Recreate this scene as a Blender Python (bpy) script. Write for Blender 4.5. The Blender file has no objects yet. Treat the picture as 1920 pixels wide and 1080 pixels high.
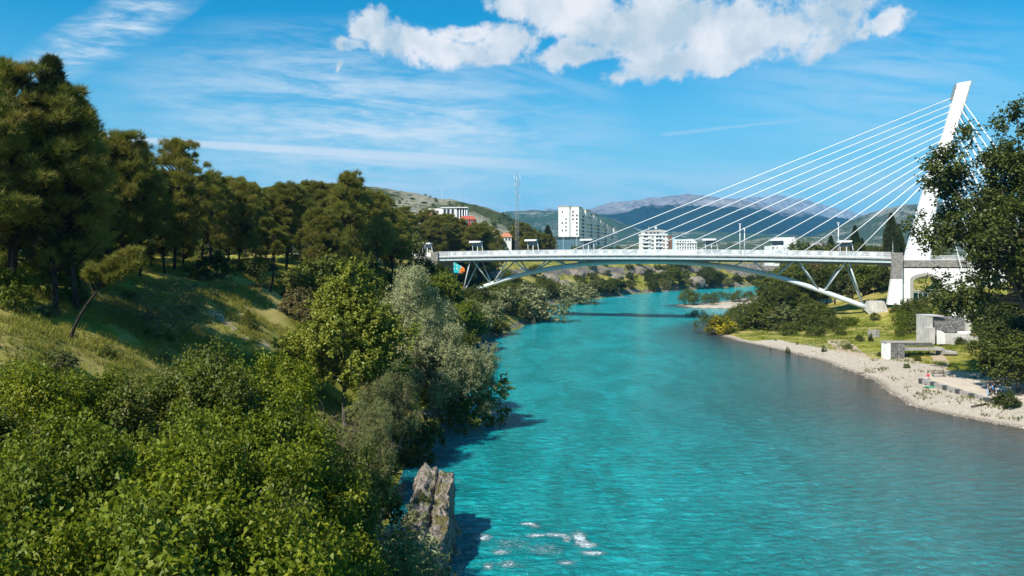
import bpy, bmesh, math, random
import numpy as np
from mathutils import Vector, Matrix
C = bpy.context.scene.collection
scn = bpy.context.scene
R = math.radians
# ------------------------------------------------------------------ camera
CAM_H, FPX, HY = 20.0, 1400.0, 485.0
cd = bpy.data.cameras.new('camera'); cam = bpy.data.objects.new('camera', cd); C.objects.link(cam)
cam.location = (0, 0, CAM_H); cam.rotation_euler = (R(90), 0, 0)
cd.sensor_width = 36; cd.lens = 36*FPX/1920; cd.shift_y = -(540-HY)/1920
cd.clip_start = 0.5; cd.clip_end = 60000
scn.camera = cam
# ------------------------------------------------------------------ light
SUN_EL, SUN_A = 48.0, 42.0          # elevation; angle from straight behind the camera towards the left
sd = Vector((-math.sin(R(SUN_A))*math.cos(R(SUN_EL)), -math.cos(R(SUN_A))*math.cos(R(SUN_EL)), math.sin(R(SUN_EL))))
sl = bpy.data.lights.new('sun', 'SUN'); so = bpy.data.objects.new('sun', sl); C.objects.link(so)
sl.energy = 5.0; sl.angle = R(0.5); sl.color = (1.0, 0.94, 0.84)
so.location = (-60, -60, 90); so.rotation_euler = sd.to_track_quat('Z', 'Y').to_euler()
vs = scn.view_settings
vs.view_transform = 'Standard'; vs.look = 'None'; vs.gamma = 1; vs.use_curve_mapping = False; vs.exposure = 0.6
scn.cycles.max_bounces = 6; scn.cycles.transparent_max_bounces = 8
scn.cycles.diffuse_bounces = 3; scn.cycles.glossy_bounces = 2; scn.cycles.transmission_bounces = 3
scn.cycles.sample_clamp_indirect = 4

# ------------------------------------------------------------------ node helper
class S:
    def __init__(s, g, o): s.g, s.o = g, o
    def __add__(s, b): return s.g.m('ADD', s, b)
    __radd__ = __add__
    def __sub__(s, b): return s.g.m('SUBTRACT', s, b)
    def __rsub__(s, b): return s.g.m('SUBTRACT', b, s)
    def __mul__(s, b): return s.g.m('MULTIPLY', s, b)
    __rmul__ = __mul__
    def __truediv__(s, b): return s.g.m('DIVIDE', s, b)
class G:
    def __init__(s, tree): s.t = tree; s.t.nodes.clear()
    def n(s, ty, **kw):
        nd = s.t.nodes.new(ty)
        for k, v in kw.items(): setattr(nd, k, v)
        return nd
    def put(s, sock, v):
        if isinstance(v, S): s.t.links.new(v.o, sock)
        elif v is not None:
            if isinstance(v, (tuple, list)) and len(v) == 3 and sock.type == 'RGBA': v = (*v, 1)
            sock.default_value = v
    def m(s, op, a, b=None, c=None, clamp=False):
        nd = s.n('ShaderNodeMath', operation=op, use_clamp=clamp)
        for i, v in enumerate((a, b, c)):
            if v is not None: s.put(nd.inputs[i], v)
        return S(s, nd.outputs[0])
    def clamp(s, a): return s.m('ADD', a, 0.0, clamp=True)
    def ss(s, v, lo, hi):
        nd = s.n('ShaderNodeMapRange', interpolation_type='SMOOTHSTEP')
        s.put(nd.inputs['Value'], v); nd.inputs['From Min'].default_value = lo; nd.inputs['From Max'].default_value = hi
        return S(s, nd.outputs[0])
    def vec(s, x, y, z):
        nd = s.n('ShaderNodeCombineXYZ')
        for i, v in enumerate((x, y, z)): s.put(nd.inputs[i], v)
        return S(s, nd.outputs[0])
    def sep(s, v):
        nd = s.n('ShaderNodeSeparateXYZ'); s.put(nd.inputs[0], v)
        return [S(s, o) for o in nd.outputs]
    def vm(s, op, a, b=None):
        nd = s.n('ShaderNodeVectorMath', operation=op); s.put(nd.inputs[0], a)
        if b is not None:
            if op == 'SCALE': s.put(nd.inputs['Scale'], b)
            else: s.put(nd.inputs[1], b)
        return S(s, nd.outputs[0])
    def noise(s, vec, scale, detail=4, rough=.5, dist=0, col=False):
        nd = s.n('ShaderNodeTexNoise'); s.put(nd.inputs['Vector'], vec)
        nd.inputs['Scale'].default_value = scale; nd.inputs['Detail'].default_value = detail
        nd.inputs['Roughness'].default_value = rough; nd.inputs['Distortion'].default_value = dist
        return S(s, nd.outputs[1 if col else 0])
    def voro(s, vec, scale, feature='F1', out=0):
        nd = s.n('ShaderNodeTexVoronoi', feature=feature); s.put(nd.inputs['Vector'], vec); nd.inputs['Scale'].default_value = scale
        return S(s, nd.outputs[out])
    def mix(s, f, a, b, blend='MIX'):
        nd = s.n('ShaderNodeMix', data_type='RGBA', blend_type=blend)
        s.put(nd.inputs[0], f); s.put(nd.inputs[6], a); s.put(nd.inputs[7], b)
        return S(s, nd.outputs[2])
    def pos(s): return S(s, s.n('ShaderNodeNewGeometry').outputs['Position'])
    def obj(s): return S(s, s.n('ShaderNodeTexCoord').outputs['Object'])
    def attr(s, name): return S(s, s.n('ShaderNodeAttribute', attribute_name=name).outputs['Fac'])
    def bump(s, h, strength=.3, dist=.1):
        nd = s.n('ShaderNodeBump'); s.put(nd.inputs['Height'], h); s.put(nd.inputs['Strength'], strength); nd.inputs['Distance'].default_value = dist
        return S(s, nd.outputs[0])
    def bsdf(s, col, rough=.8, spec=.3, normal=None, **kw):
        nd = s.n('ShaderNodeBsdfPrincipled'); s.put(nd.inputs['Base Color'], col); s.put(nd.inputs['Roughness'], rough)
        s.put(nd.inputs['Specular IOR Level'], spec)
        if normal is not None: s.put(nd.inputs['Normal'], normal)
        for k, v in kw.items(): s.put(nd.inputs[k], v)
        return S(s, nd.outputs[0])
    def out(s, sh):
        o = s.n('ShaderNodeOutputMaterial'); s.t.links.new(sh.o, o.inputs[0])
def newmat(name):
    m = bpy.data.materials.new(name); m.use_nodes = True
    return m, G(m.node_tree)

# ------------------------------------------------------------------ sky (world)
w = bpy.data.worlds.new('World'); scn.world = w; w.use_nodes = True
g = G(w.node_tree)
sky = g.n('ShaderNodeTexSky', sky_type='NISHITA'); sky.sun_disc = False
sky.sun_elevation = R(SUN_EL); sky.sun_rotation = R(180+SUN_A); sky.air_density = 1.0; sky.dust_density = 0.25; sky.ozone_density = 2.0
d = S(g, g.n('ShaderNodeTexCoord').outputs['Generated'])
dx, dy, dz = g.sep(d)
yy = g.m('MAXIMUM', dy, 0.22)
U = 960 + 1400*(dx/yy); V = 485 - 1400*(dz/yy)          # direction of view as a tangent-plane grid
skyc = g.mix(1.0, S(g, sky.outputs[0]), (0.02, 0.78, 0.98), "MULTIPLY")
# milky band low over the horizon
low = g.ss(dz, 0.31, 0.0)
skyc = g.mix(low*0.8, skyc, (3.1, 4.75, 5.2))
fb = g.noise(d, 9.0, 9, .56)
fb2 = g.noise(g.vm('ADD', d, (-0.030, 0.0, 0.028)), 9.0, 5, .56)
fb3 = g.noise(d, 26.0, 7, .6)
fb4 = g.noise(d, 75.0, 5, .6)
wob = g.noise(g.vm('ADD', d, (3.1, 1.7, .4)), 14.0, 6, .6)
wq = S(g, g.n('ShaderNodeTexNoise').outputs[1])
nd_ = wq.o.node; nd_.inputs['Scale'].default_value = 16.0; nd_.inputs['Detail'].default_value = 7; nd_.inputs['Roughness'].default_value = .6; g.put(nd_.inputs['Vector'], d)
wx_, wy_, wz_ = g.sep(wq)
U0, V0 = U, V
U = U + (wx_-.5)*80; V = V + (wy_-.5)*55
def ell(cx, cy, a, b, rot=0.0):
    c, s = math.cos(R(rot)), math.sin(R(rot))
    ex = ((U-cx)*c + (V-cy)*s)/a; ey = ((V-cy)*c - (U-cx)*s)/b
    return 1.0 - g.m('SQRT', ex*ex + ey*ey)
cum = [(690,52,50,44,0),(650,78,42,20,0),(745,72,90,40,8),(830,92,110,34,14),(875,62,75,20,-8),(945,88,72,42,-20),(915,108,70,26,10),
       (985,14,80,34,20),(1090,24,150,52,12),(1160,70,100,40,8),(1085,100,84,26,-8),(1240,40,190,78,-4),(1260,118,130,36,-14),(1395,50,170,62,-8),(1390,100,80,24,-28),
       (1540,32,150,50,-16),(1560,75,70,36,-30),(1662,46,52,24,-25),(1620,62,30,16,-30),(641,120,20,9,-60)]
M = None
for e in cum:
    k = ell(*e)
    M = k if M is None else g.m('SMOOTH_MAX', M, k, 0.18)
D = g.m('MINIMUM', M, 0.55) + (fb-0.5)*2.1 + (fb3-0.5)*1.35 + (fb4-0.5)*0.75 + 0.04
al = g.ss(D, -0.05, 0.50)
U, V = U0, V0
# same kind of broken cumulus for the rest of the sky, out of view
far_away = g.clamp(g.ss(dz, 0.42, 0.55) + g.ss(dy, 0.45, 0.25))
fbw = g.noise(d, 4.0, 9, .56)
al2 = g.ss(fbw, 0.56, 0.66)*far_away*g.ss(dz, 0.02, 0.12)
al = g.m('MAXIMUM', al, al2)
lit = g.clamp(0.50 + (fb-fb2)*4.2 + (wob-0.5)*1.1 - g.ss(M, 0.25, 0.95)*0.28)
ccol = g.mix(lit, (3.7, 4.5, 5.0), (6.3, 6.3, 6.4))
# cirrus veils
ci = g.noise(g.vec(U*0.0022 + V*0.0016, V*0.016 - U*0.0015, 0.0), 1.6, 8, .62, .6)
ci2 = g.noise(g.vec(U*0.012, V*0.05, 1.3), 1.4, 4, .6, .4)
band = g.clamp(ell(200, 60, 260, 62, -28)*1.5)
veil = g.clamp(ell(700, 245, 560, 215, 8)*1.3)
veil2 = g.clamp(ell(1650, 150, 420, 190, 0))*0.5
cia = g.clamp((band*1.1 + veil)*g.ss(ci*0.72+ci2*0.28, 0.34, 0.68)*0.95 + veil2*0.8*g.ss(ci, .3, .7))
lowveil = g.ss(V, 240, 420)*g.ss(ci, 0.33, 0.66)*0.6*g.ss(dz, -.02, .03)
cia = g.m('MAXIMUM', cia, lowveil)
# condensation trails
def trail(x0, y0, x1, y1, wd0, wd1, al_):
    L = math.hypot(x1-x0, y1-y0); c, s = (x1-x0)/L, (y1-y0)/L
    t = ((U-x0)*c + (V-y0)*s)/L; q = (V-y0)*c - (U-x0)*s
    wd = wd0 + (wd1-wd0)*t
    e = g.m('ABSOLUTE', q + (ci2-0.5)*6)/wd
    return g.ss(e, 1.0, 0.25)*g.ss(t, -0.4, -0.3)*g.ss(t, 1.05, 0.55)*al_
tr = g.m('MAXIMUM', trail(237, 261, 1190, 322, 9, 24, .95), trail(1330, 243, 1580, 216, 5, 3, .25))
tr = g.m('MAXIMUM', tr, trail(975, 130, 1190, 195, 10, 24, .2))
cia = g.m('MAXIMUM', cia, tr*(0.55+ci*0.7))
skyc = g.mix(cia, skyc, (5.6, 6.2, 6.5))
skyc = g.mix(al, skyc, ccol)
bg = g.n('ShaderNodeBackground'); g.put(bg.inputs[0], skyc); bg.inputs[1].default_value = 0.1
wo = g.n('ShaderNodeOutputWorld'); g.t.links.new(bg.outputs[0], wo.inputs[0])

# ------------------------------------------------------------------ mesh helpers
rng = np.random.default_rng(7); random.seed(7)
def np_mesh(name, V, F, mats=(), smooth=False, midx=None):
    V = np.asarray(V, np.float32); F = np.asarray(F, np.int32); k = F.shape[1]; n = len(F)
    me = bpy.data.meshes.new(name)
    me.vertices.add(len(V)); me.vertices.foreach_set('co', V.ravel())
    me.loops.add(n*k); me.loops.foreach_set('vertex_index', F.ravel())
    me.polygons.add(n); me.polygons.foreach_set('loop_start', np.arange(0, n*k, k, dtype=np.int32))
    if smooth: me.polygons.foreach_set('use_smooth', np.ones(n, bool))
    if midx is not None: me.polygons.foreach_set('material_index', np.asarray(midx, np.int32))
    me.update(calc_edges=True); me.validate()
    for m in mats: me.materials.append(m)
    return me
class MB:
    """collects boxes, tubes, prisms and polygons; build() links them as one mesh object"""
    def __init__(s): s.v, s.f = [], []
    def add(s, vs, fs):
        o = len(s.v); s.v += [tuple(p) for p in vs]; s.f += [tuple(i+o for i in f) for f in fs]
        return s
    def box(s, x0, x1, y0, y1, z0, z1):
        v = [(x, y, z) for z in (z0, z1) for y in (y0, y1) for x in (x0, x1)]
        return s.add(v, [(0,2,3,1),(4,5,7,6),(0,1,5,4),(2,6,7,3),(0,4,6,2),(1,3,7,5)])
    def prism(s, poly, a, b, axis='y'):
        """polygon in the two other axes, extruded from a to b"""
        n = len(poly)
        mk = {'y': lambda p, q, h: (p, h, q), 'x': lambda p, q, h: (h, p, q), 'z': lambda p, q, h: (p, q, h)}[axis]
        v = [mk(p, q, a) for p, q in poly] + [mk(p, q, b) for p, q in poly]
        return s.add(v, [tuple(range(n)), tuple(range(2*n-1, n-1, -1))] + [(i, i+n, (i+1) % n+n, (i+1) % n) for i in range(n)])
    def loft(s, rings, cap=True):
        n = len(rings[0]); v = [p for r in rings for p in r]; f = []
        for k in range(len(rings)-1):
            for i in range(n): f.append((k*n+i, k*n+(i+1) % n, (k+1)*n+(i+1) % n, (k+1)*n+i))
        if cap: f += [tuple(range(n-1, -1, -1)), tuple((len(rings)-1)*n+i for i in range(n))]
        return s.add(v, f)
    def tube(s, pts, rad, n=8, cap=True):
        pts = [Vector(p) for p in pts]
        if not hasattr(rad, '__len__'): rad = [rad]*len(pts)
        rings = []; ref = None
        for i, p in enumerate(pts):
            t = (pts[min(i+1, len(pts)-1)] - pts[max(i-1, 0)]).normalized()
            if ref is None or abs(ref.dot(t)) > .98: ref = Vector((0, 0, 1)) if abs(t.z) < .9 else Vector((1, 0, 0))
            a = (ref - t*ref.dot(t)).normalized(); ref = a; b = t.cross(a)
            rings.append([p + (a*math.cos(2*math.pi*j/n) + b*math.sin(2*math.pi*j/n))*rad[i] for j in range(n)])
        return s.loft(rings, cap)
    def mesh(s, name, m, smooth=False, fix=True):
        me = bpy.data.meshes.new(name); me.from_pydata(s.v, [], s.f)
        if fix:
            bm = bmesh.new(); bm.from_mesh(me); bmesh.ops.recalc_face_normals(bm, faces=bm.faces[:]); bm.to_mesh(me); bm.free()
        if smooth:
            for p in me.polygons: p.use_smooth = True
        for q in (m if isinstance(m, (list, tuple)) else [m]): me.materials.append(q)
        me.update(); return me
    def build(s, name, m, parent=None, smooth=False, loc=None):
        return obj(name, s.mesh(name, m, smooth), parent, loc)
def obj(name, me, parent=None, loc=None, rz=0, sc=None):
    o = bpy.data.objects.new(name, me); C.objects.link(o)
    if parent is not None: o.parent = parent
    if loc is not None: o.location = loc
    if rz: o.rotation_euler.z = rz
    if sc is not None: o.scale = (sc, sc, sc) if not hasattr(sc, '__len__') else sc
    return o
def tag(o, label=None, cat=None, group=None, kind=None):
    if label: o['label'] = label
    if cat: o['category'] = cat
    if group: o['group'] = group
    if kind: o['kind'] = kind
    return o
def thing(name, label, cat, loc=(0, 0, 0), rz=0, group=None, sc=None):
    return tag(obj(name, None, None, loc, rz, sc), label, cat, group)
# value noise (numpy) for terrain
def vnoise(x, y, seed=0):
    xi = np.floor(x).astype(np.int64); yi = np.floor(y).astype(np.int64); xf = x-xi; yf = y-yi
    def h(a, b):
        n = (a*374761393 + b*668265263 + seed*974711) & 0xffffffff
        n = ((n ^ (n >> 13))*1274126177) & 0xffffffff
        return ((n ^ (n >> 16)) & 0xffff)/65535.0
    u = xf*xf*(3-2*xf); v = yf*yf*(3-2*yf)
    return (h(xi, yi)*(1-u)+h(xi+1, yi)*u)*(1-v) + (h(xi, yi+1)*(1-u)+h(xi+1, yi+1)*u)*v
def fbm(x, y, oct=4, seed=0, ridge=False):
    s = 0; a = .5; f = 1.0
    for i in range(oct):
        n = vnoise(x*f+17.3*i, y*f-9.1*i, seed+i)
        if ridge: n = 1-np.abs(2*n-1)
        s = s + a*n; a *= .5; f *= 2.03
    return s
# pixel directions of the photograph turned into real places
def at(px, Y, py=None):
    return ((px-960)/FPX*Y, Y, CAM_H + ((HY-py)/FPX*Y if py is not None else 0))

# ------------------------------------------------------------------ terrain
LY = [-400, 0, 64, 102, 150, 180, 200, 220, 260, 322, 364, 418, 452, 483, 560, 590, 600, 605]
LX = [-16, -10, -10.1, -9.5, -9, -7.7, -2, 2.5, 8.5, 17.2, 36.4, 65.7, 90, 117, 192, 290, 420, 2500]
RY = [-400, 60, 87.5, 95, 102, 112, 123, 151, 175, 200, 220, 240, 262, 274, 284, 292, 299, 304, 322, 335, 373, 444, 520, 538, 545, 552]
RX = [75, 66, 60, 56, 53.8, 56, 59.9, 60.5, 56.2, 52.9, 58, 68, 82, 92, 97, 97, 86, 73, 71, 86, 123, 152, 182, 240, 400, 2500]
dS = np.array([0, 3, 6, 10, 15, 20, 25, 30, 35, 45, 60, 90, 150, 400.])
LP_Y = [0, 60, 110, 170, 215, 240, 275, 340, 600]
LP = np.array([
 [0,1.5,3,4.5,7,9.5,12,14,15.8,17.8,19.5,20.8,21.5,22],
 [0,1.5,3,5.2,8.6,11.9,14.9,16.8,18.2,19.4,20.4,21.3,21.8,22],
 [0,1.6,3.2,5.6,9.2,12.4,15.6,17.4,18.6,19.6,20.4,21.2,21.6,22],
 [0,2,4,7,11.5,16,19,20,20.4,20.6,20.8,21,21.2,21.5],
 [0,2,4,6,9,12,15,18,20,20.5,20.7,20.8,21,21],
 [0,2,3,3.8,4.4,5,5.8,10.5,17.5,20.5,20.7,20.8,21,21],
 [0,2,3,3.8,4.4,5.2,6.4,10,16.5,20,20.5,20.6,20.8,21],
 [0,2,3.6,5,6.2,7.8,9.5,12,15.5,18,18.8,19.2,19.5,20],
 [0,2,3.4,4.6,6,7.5,9.5,12,15,17.3,18.3,19,19.5,20]])
rS = np.array([0, 4, 8, 14, 20, 26, 32, 42, 50, 55, 60, 70, 84, 98, 110, 150, 400.])
RP_Y = [0, 80, 130, 160, 190, 213, 232, 255, 290, 320, 350, 400, 600]
RP = np.array([
 [0,.5,.9,1.1,1.3,1.8,2.6,5,7,8.5,10,13,16,18,19.5,20,20],
 [0,.5,.9,1.1,1.3,1.8,2.6,5,7,8.5,10,13,16,18,19.5,20,20],
 [0,.6,1.1,1.5,1.8,2.2,3,5,7,8.5,10,13,16,18,19.5,20,20],
 [0,.6,1.1,1.6,1.9,2.3,2.8,4,6,7.5,9,12,15.5,18,19.5,20,20],
 [0,.5,.9,1.1,1.2,1.3,1.4,1.8,2.6,4,6,9.5,13.5,17,19.5,20,20],
 [0,.5,.8,1.0,1.0,1.1,1.2,1.3,1.6,3.6,6.6,10,13.5,17,19.5,20,20],
 [0,.5,.8,1.0,1.3,1.6,2,3,4.5,5.5,7,10.5,15,18,19.8,20,20],
 [0,.6,1,1.6,2.2,3,4,7,11,13,15,18,19.6,20,20,20,20],
 [0,.5,.8,1.2,1.8,2.6,3.6,6.5,10,13,16,18.5,19.4,19.8,20,20,20],
 [0,.35,.55,.8,1.0,1.2,1.4,3,9,12,14.5,17.5,19,19.5,19.7,20,20],
 [0,.5,1,2,4,6,8.5,12,15,16.5,17.5,18.5,19,19.4,19.6,20,20],
 [0,.6,1.5,3.5,6,9,12,16,17.5,18,18.5,19,19.2,19.5,19.7,20,20],
 [0,.6,1.5,3.5,6,9,12,16,17.5,18,18.5,19,19.2,19.5,19.7,20,20]])
def prof(d_, Y, dS_, PY, P):
    Y = np.clip(Y, PY[0], PY[-1]-1e-6); i = np.clip(np.searchsorted(PY, Y, side='right')-1, 0, len(PY)-2)
    PYa = np.array(PY, float); t = (Y-PYa[i])/(PYa[i+1]-PYa[i])
    dd = np.clip(d_, 0, dS_[-1]-1e-6); j = np.clip(np.searchsorted(dS_, dd, side='right')-1, 0, len(dS_)-2)
    u = (dd-dS_[j])/(dS_[j+1]-dS_[j])
    z = lambda a: P[a, j]*(1-u) + P[a, j+1]*u
    return z(i)*(1-t) + z(i+1)*t
def shore(Y):
    wob = (fbm(Y*0.09, Y*0+3.3, 3, 5)-.45)*4.0*np.clip((Y-30)/40, 0, 1)
    return np.interp(Y, LY, LX)+wob, np.interp(Y, RY, RX)+(fbm(Y*0.11, Y*0+8.1, 3, 9)-.45)*2.2
def terrain(x, y):
    x = np.asarray(x, float); y = np.asarray(y, float)
    xl, xr = shore(y); dl = xl-x; dr = x-xr
    # beyond the bend the river runs off to the right: land again behind it
    zl = prof(dl, y, dS, LP_Y, LP); zr = prof(dr, y, rS, RP_Y, RP)
    n = fbm(x*.12, y*.12, 4, 1)-.47; n2 = fbm(x*.5, y*.5, 3, 2)-.45
    zl = zl + np.clip(dl/12, 0, 1)*(n*2.6) + np.clip(dl/4, 0, 1)*n2*.55
    zr = zr + np.clip(dr/40, 0, 1)*(n*2.2) + np.clip(dr/8, 0, 1)*n2*.35
    bed = -np.clip(np.minimum(-dl, -dr)*.22, 0, 3.0)
    z = np.where(dl > 0, zl, np.where(dr > 0, zr, bed))
    return z
def zt(x, y): return float(terrain(np.array([x]), np.array([y]))[0])
def hit(px, py, y0=18, y1=700):
    """where the line of sight of a pixel of the photograph meets the ground"""
    Y = np.arange(y0, y1, .25); x = (px-960)/FPX*Y; z = CAM_H-(py-HY)/FPX*Y
    k = np.nonzero(terrain(x, Y) >= z)[0]
    i = k[0] if len(k) else len(Y)-1
    return float(x[i]), float(Y[i]), float(terrain(x[i:i+1], Y[i:i+1])[0])
# ------------------------------------------------------------------ materials
def leaf_mat(name, a, b, c=None, trans=.35, rough=.55):
    q_ = lambda t: tuple(v*1.32 for v in t) if t else None
    a, b, c = q_(a), q_(b), q_(c)
    m, g = newmat(name)
    oi = g.n('ShaderNodeObjectInfo'); isl = g.n('ShaderNodeNewGeometry')
    r1 = S(g, oi.outputs['Random']); r2 = S(g, isl.outputs['Random Per Island'])
    f = g.clamp(r2*0.75 + r1*0.45 - 0.1)
    col = g.mix(f, a, b)
    if c is not None: col = g.mix(g.ss(g.noise(g.obj(), .45, 3, .6), .5, .7), col, c)
    bs = g.n('ShaderNodeBsdfPrincipled'); g.put(bs.inputs['Base Color'], col); bs.inputs['Roughness'].default_value = rough
    bs.inputs['Specular IOR Level'].default_value = .28
    tr = g.n('ShaderNodeBsdfTranslucent'); g.put(tr.inputs['Color'], g.mix(.4, col, (.14, .17, .012)))
    mx = g.n('ShaderNodeMixShader'); mx.inputs[0].default_value = trans
    g.t.links.new(bs.outputs[0], mx.inputs[1]); g.t.links.new(tr.outputs[0], mx.inputs[2])
    g.out(S(g, mx.outputs[0])); return m
def plain(name, col, rough=.7, spec=.3, var=.25, scale=2.0, bump=0.0, metal=0.0, bscale=None, streak=False):
    m, g = newmat(name); p = g.obj()
    n = g.noise(p, scale, 6, .6); n2 = g.noise(p, scale*7, 4, .6)
    f = n*.6+n2*.4
    if streak: f = f*.6 + g.noise(g.vm('MULTIPLY', p, (1, 1, .12)), 2.4, 5, .65)*.45 - .02
    dk = tuple(c*(1-var) for c in col); lt = tuple(min(1, c*(1+var*.6)) for c in col)
    cc = g.mix(g.ss(f, .3, .7), dk, lt)
    nm = g.bump(g.noise(p, bscale or scale*6, 5, .6), bump, .05) if bump else None
    g.out(g.bsdf(cc, rough, spec, nm, Metallic=metal)); return m
M_pine = leaf_mat('pine_needles', (.092, .098, .014), (.215, .200, .031), (.24, .18, .034), .32, .6)
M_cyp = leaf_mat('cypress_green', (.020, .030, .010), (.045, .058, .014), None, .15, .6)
M_near = leaf_mat('fresh_green_leaf', (.068, .100, .004), (.190, .215, .010), (.205, .215, .014), .40, .5)
M_pop = leaf_mat('yellow_green_leaf', (.135, .155, .016), (.270, .280, .042), None, .35, .45)
M_wil = leaf_mat('silver_willow_leaf', (.16, .17, .072), (.32, .325, .165), None, .3, .55)
M_wil2 = leaf_mat('grey_green_leaf', (.085, .100, .030), (.17, .185, .065), (.14, .115, .055), .3, .55)
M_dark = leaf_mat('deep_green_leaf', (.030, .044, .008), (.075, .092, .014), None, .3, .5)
M_mid = leaf_mat('mid_green_leaf', (.052, .072, .010), (.12, .14, .022), (.15, .14, .03), .34, .5)
M_bri = leaf_mat('bright_green_leaf', (.075, .105, .008), (.165, .20, .018), None, .38, .5)
M_yel = leaf_mat('broom_yellow', (.32, .26, .012), (.52, .42, .02), None, .3, .6)
M_dry = leaf_mat('dry_olive_leaf', (.105, .085, .030), (.20, .16, .065), None, .2, .7)
M_bpop = leaf_mat('poplar_dark_leaf', (.036, .052, .010), (.088, .102, .020), None, .25, .45)
M_gr1 = leaf_mat('grass_blade', (.13, .135, .013), (.30, .265, .05), None, .35, .6)
def bark(name, a, b):
    m, g = newmat(name); p = g.obj()
    n = g.noise(g.vm('MULTIPLY', p, (3, 3, .7)), 2.2, 6, .65)
    g.out(g.bsdf(g.mix(g.ss(n, .35, .7), a, b), .9, .15, g.bump(n, .6, .08))); return m
M_bark = bark('dark_bark', (.022, .017, .013), (.075, .060, .047))
M_bark2 = bark('grey_bark', (.07, .06, .048), (.20, .18, .15))
M_twig = bark('bare_twig', (.10, .075, .055), (.25, .20, .155))
M_white = plain('white_paint', (.82, .82, .82), .45, .4, .07, 1.2)
M_steel = plain('white_steel', (.74, .76, .77), .38, .5, .08, .6)
M_arch = plain('arch_paint', (.62, .68, .70), .36, .5, .10, .5)
M_flange = plain('pale_blue_grey_paint', (.46, .56, .58), .4, .4, .14, .4)
M_grey = plain('grey_steel', (.30, .31, .32), .5, .4, .2, .5)
M_dkgrey = plain('dark_steel', (.07, .075, .08), .6, .3, .3, .6)
M_conc = plain('concrete', (.40, .38, .35), .85, .2, .4, .7, .3, streak=True)
M_concw = plain('pale_concrete', (.50, .48, .44), .85, .2, .42, .5, .3, streak=True)
M_wall = plain('white_render', (.78, .77, .74), .85, .2, .17, .35, .1, streak=True)
M_glass = plain('dark_glass', (.030, .042, .055), .12, .6, .4, .8)
M_blglass = plain('blue_glass', (.10, .19, .25), .12, .6, .3, .3)
M_red = plain('red_roof_tiles', (.44, .10, .065), .8, .2, .3, 1.0)
M_orange = plain('orange_roof_tiles', (.48, .19, .10), .8, .2, .25, 1.0)
M_redwall = plain('red_render', (.34, .045, .05), .8, .2, .25, .7)
M_cream = plain('cream_render', (.62, .52, .40), .85, .2, .15, .5)
M_wood = plain('weathered_wood', (.16, .12, .085), .8, .2, .4, 3)
M_stonecap = plain('stone_cap', (.36, .33, .30), .9, .2, .3, 2, .4)
def stone_mat(name, scale, a, b, joint):
    m, g = newmat(name); p = g.obj()
    pw = g.vm('ADD', p, g.vm('SCALE', g.noise(p, scale*.7, 3, .6, 0, True), .25))
    v = g.voro(pw, scale, 'DISTANCE_TO_EDGE'); vc = g.voro(pw, scale, 'F1', 1)
    r = g.sep(vc)[0]
    n = g.noise(p, scale*5, 5, .65)
    c = g.mix(r*.7+n*.5-.1, a, b); c = g.mix(g.ss(v, .07, .02), c, joint)
    g.out(g.bsdf(c, .9, .2, g.bump(g.ss(v, 0, .12)+n*.4, .7, .08))); return m
M_stone = stone_mat('rubble_stone', 2.6, (.19, .175, .16), (.42, .39, .36), (.10, .095, .09))
M_rubble = stone_mat('grey_rubble', 2.4, (.13, .125, .12), (.34, .33, .32), (.05, .05, .05))

# ground: grass, dry turf, gravel, bare earth and rock by where they lie
mg, g = newmat('ground_cover')
p = g.pos()
n1 = g.noise(p, .055, 5, .6); n2 = g.noise(p, .35, 6, .62); n3 = g.noise(p, 2.6, 5, .65); n4 = g.noise(p, 9.0, 3, .6)
gc = g.mix(g.ss(n2*.6+n3*.4, .36, .64), (.105, .125, .013), (.27, .26, .042))
gc = g.mix(g.ss(n1*.6+n2*.4, .44, .62), gc, (.37, .29, .10))
gc = g.mix(g.ss(n4, .60, .75)*.6, gc, (.05, .055, .012))
rockc = g.mix(g.ss(g.noise(p, .8, 8, .7), .35, .7), (.07, .06, .05), (.30, .27, .23))
dirt = g.mix(n3, (.34, .25, .165), (.50, .40, .30))
gv = g.voro(g.vm('MULTIPLY', p, (1, 1, 1)), 6.5, 'F1', 1)
gv2 = g.sep(gv)[0]; gv3 = g.noise(p, 1.1, 6, .7)
grav = g.mix(g.clamp(gv2*.65+gv3*.5-.1), (.33, .275, .21), (.58, .51, .42))
grav = g.mix(g.ss(g.noise(p, .45, 5, .65), .58, .68)*.6, grav, (.20, .20, .06))
c = g.mix(g.ss(g.attr('rock')+(n2-.5)*1.1, .42, .58), gc, rockc)
c = g.mix(g.ss(g.attr('dirt')+(n2-.5)*.8+(n3-.5)*.4, .42, .58), c, dirt)
c = g.mix(g.ss(g.attr('gravel')+(n2-.5)*.9+(n3-.5)*.5, .42, .58), c, grav)
c = g.mix(g.ss(g.attr('wet'), 0.0, 1.0)*.72, c, (.11, .085, .062))
hgt = n3*.5+n4*.3+g.noise(p, 28, 2, .5)*.2+gv2*g.attr('gravel')*.25
g.out(g.bsdf(c, .92, .12, g.bump(hgt, .8, .22)))

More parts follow.
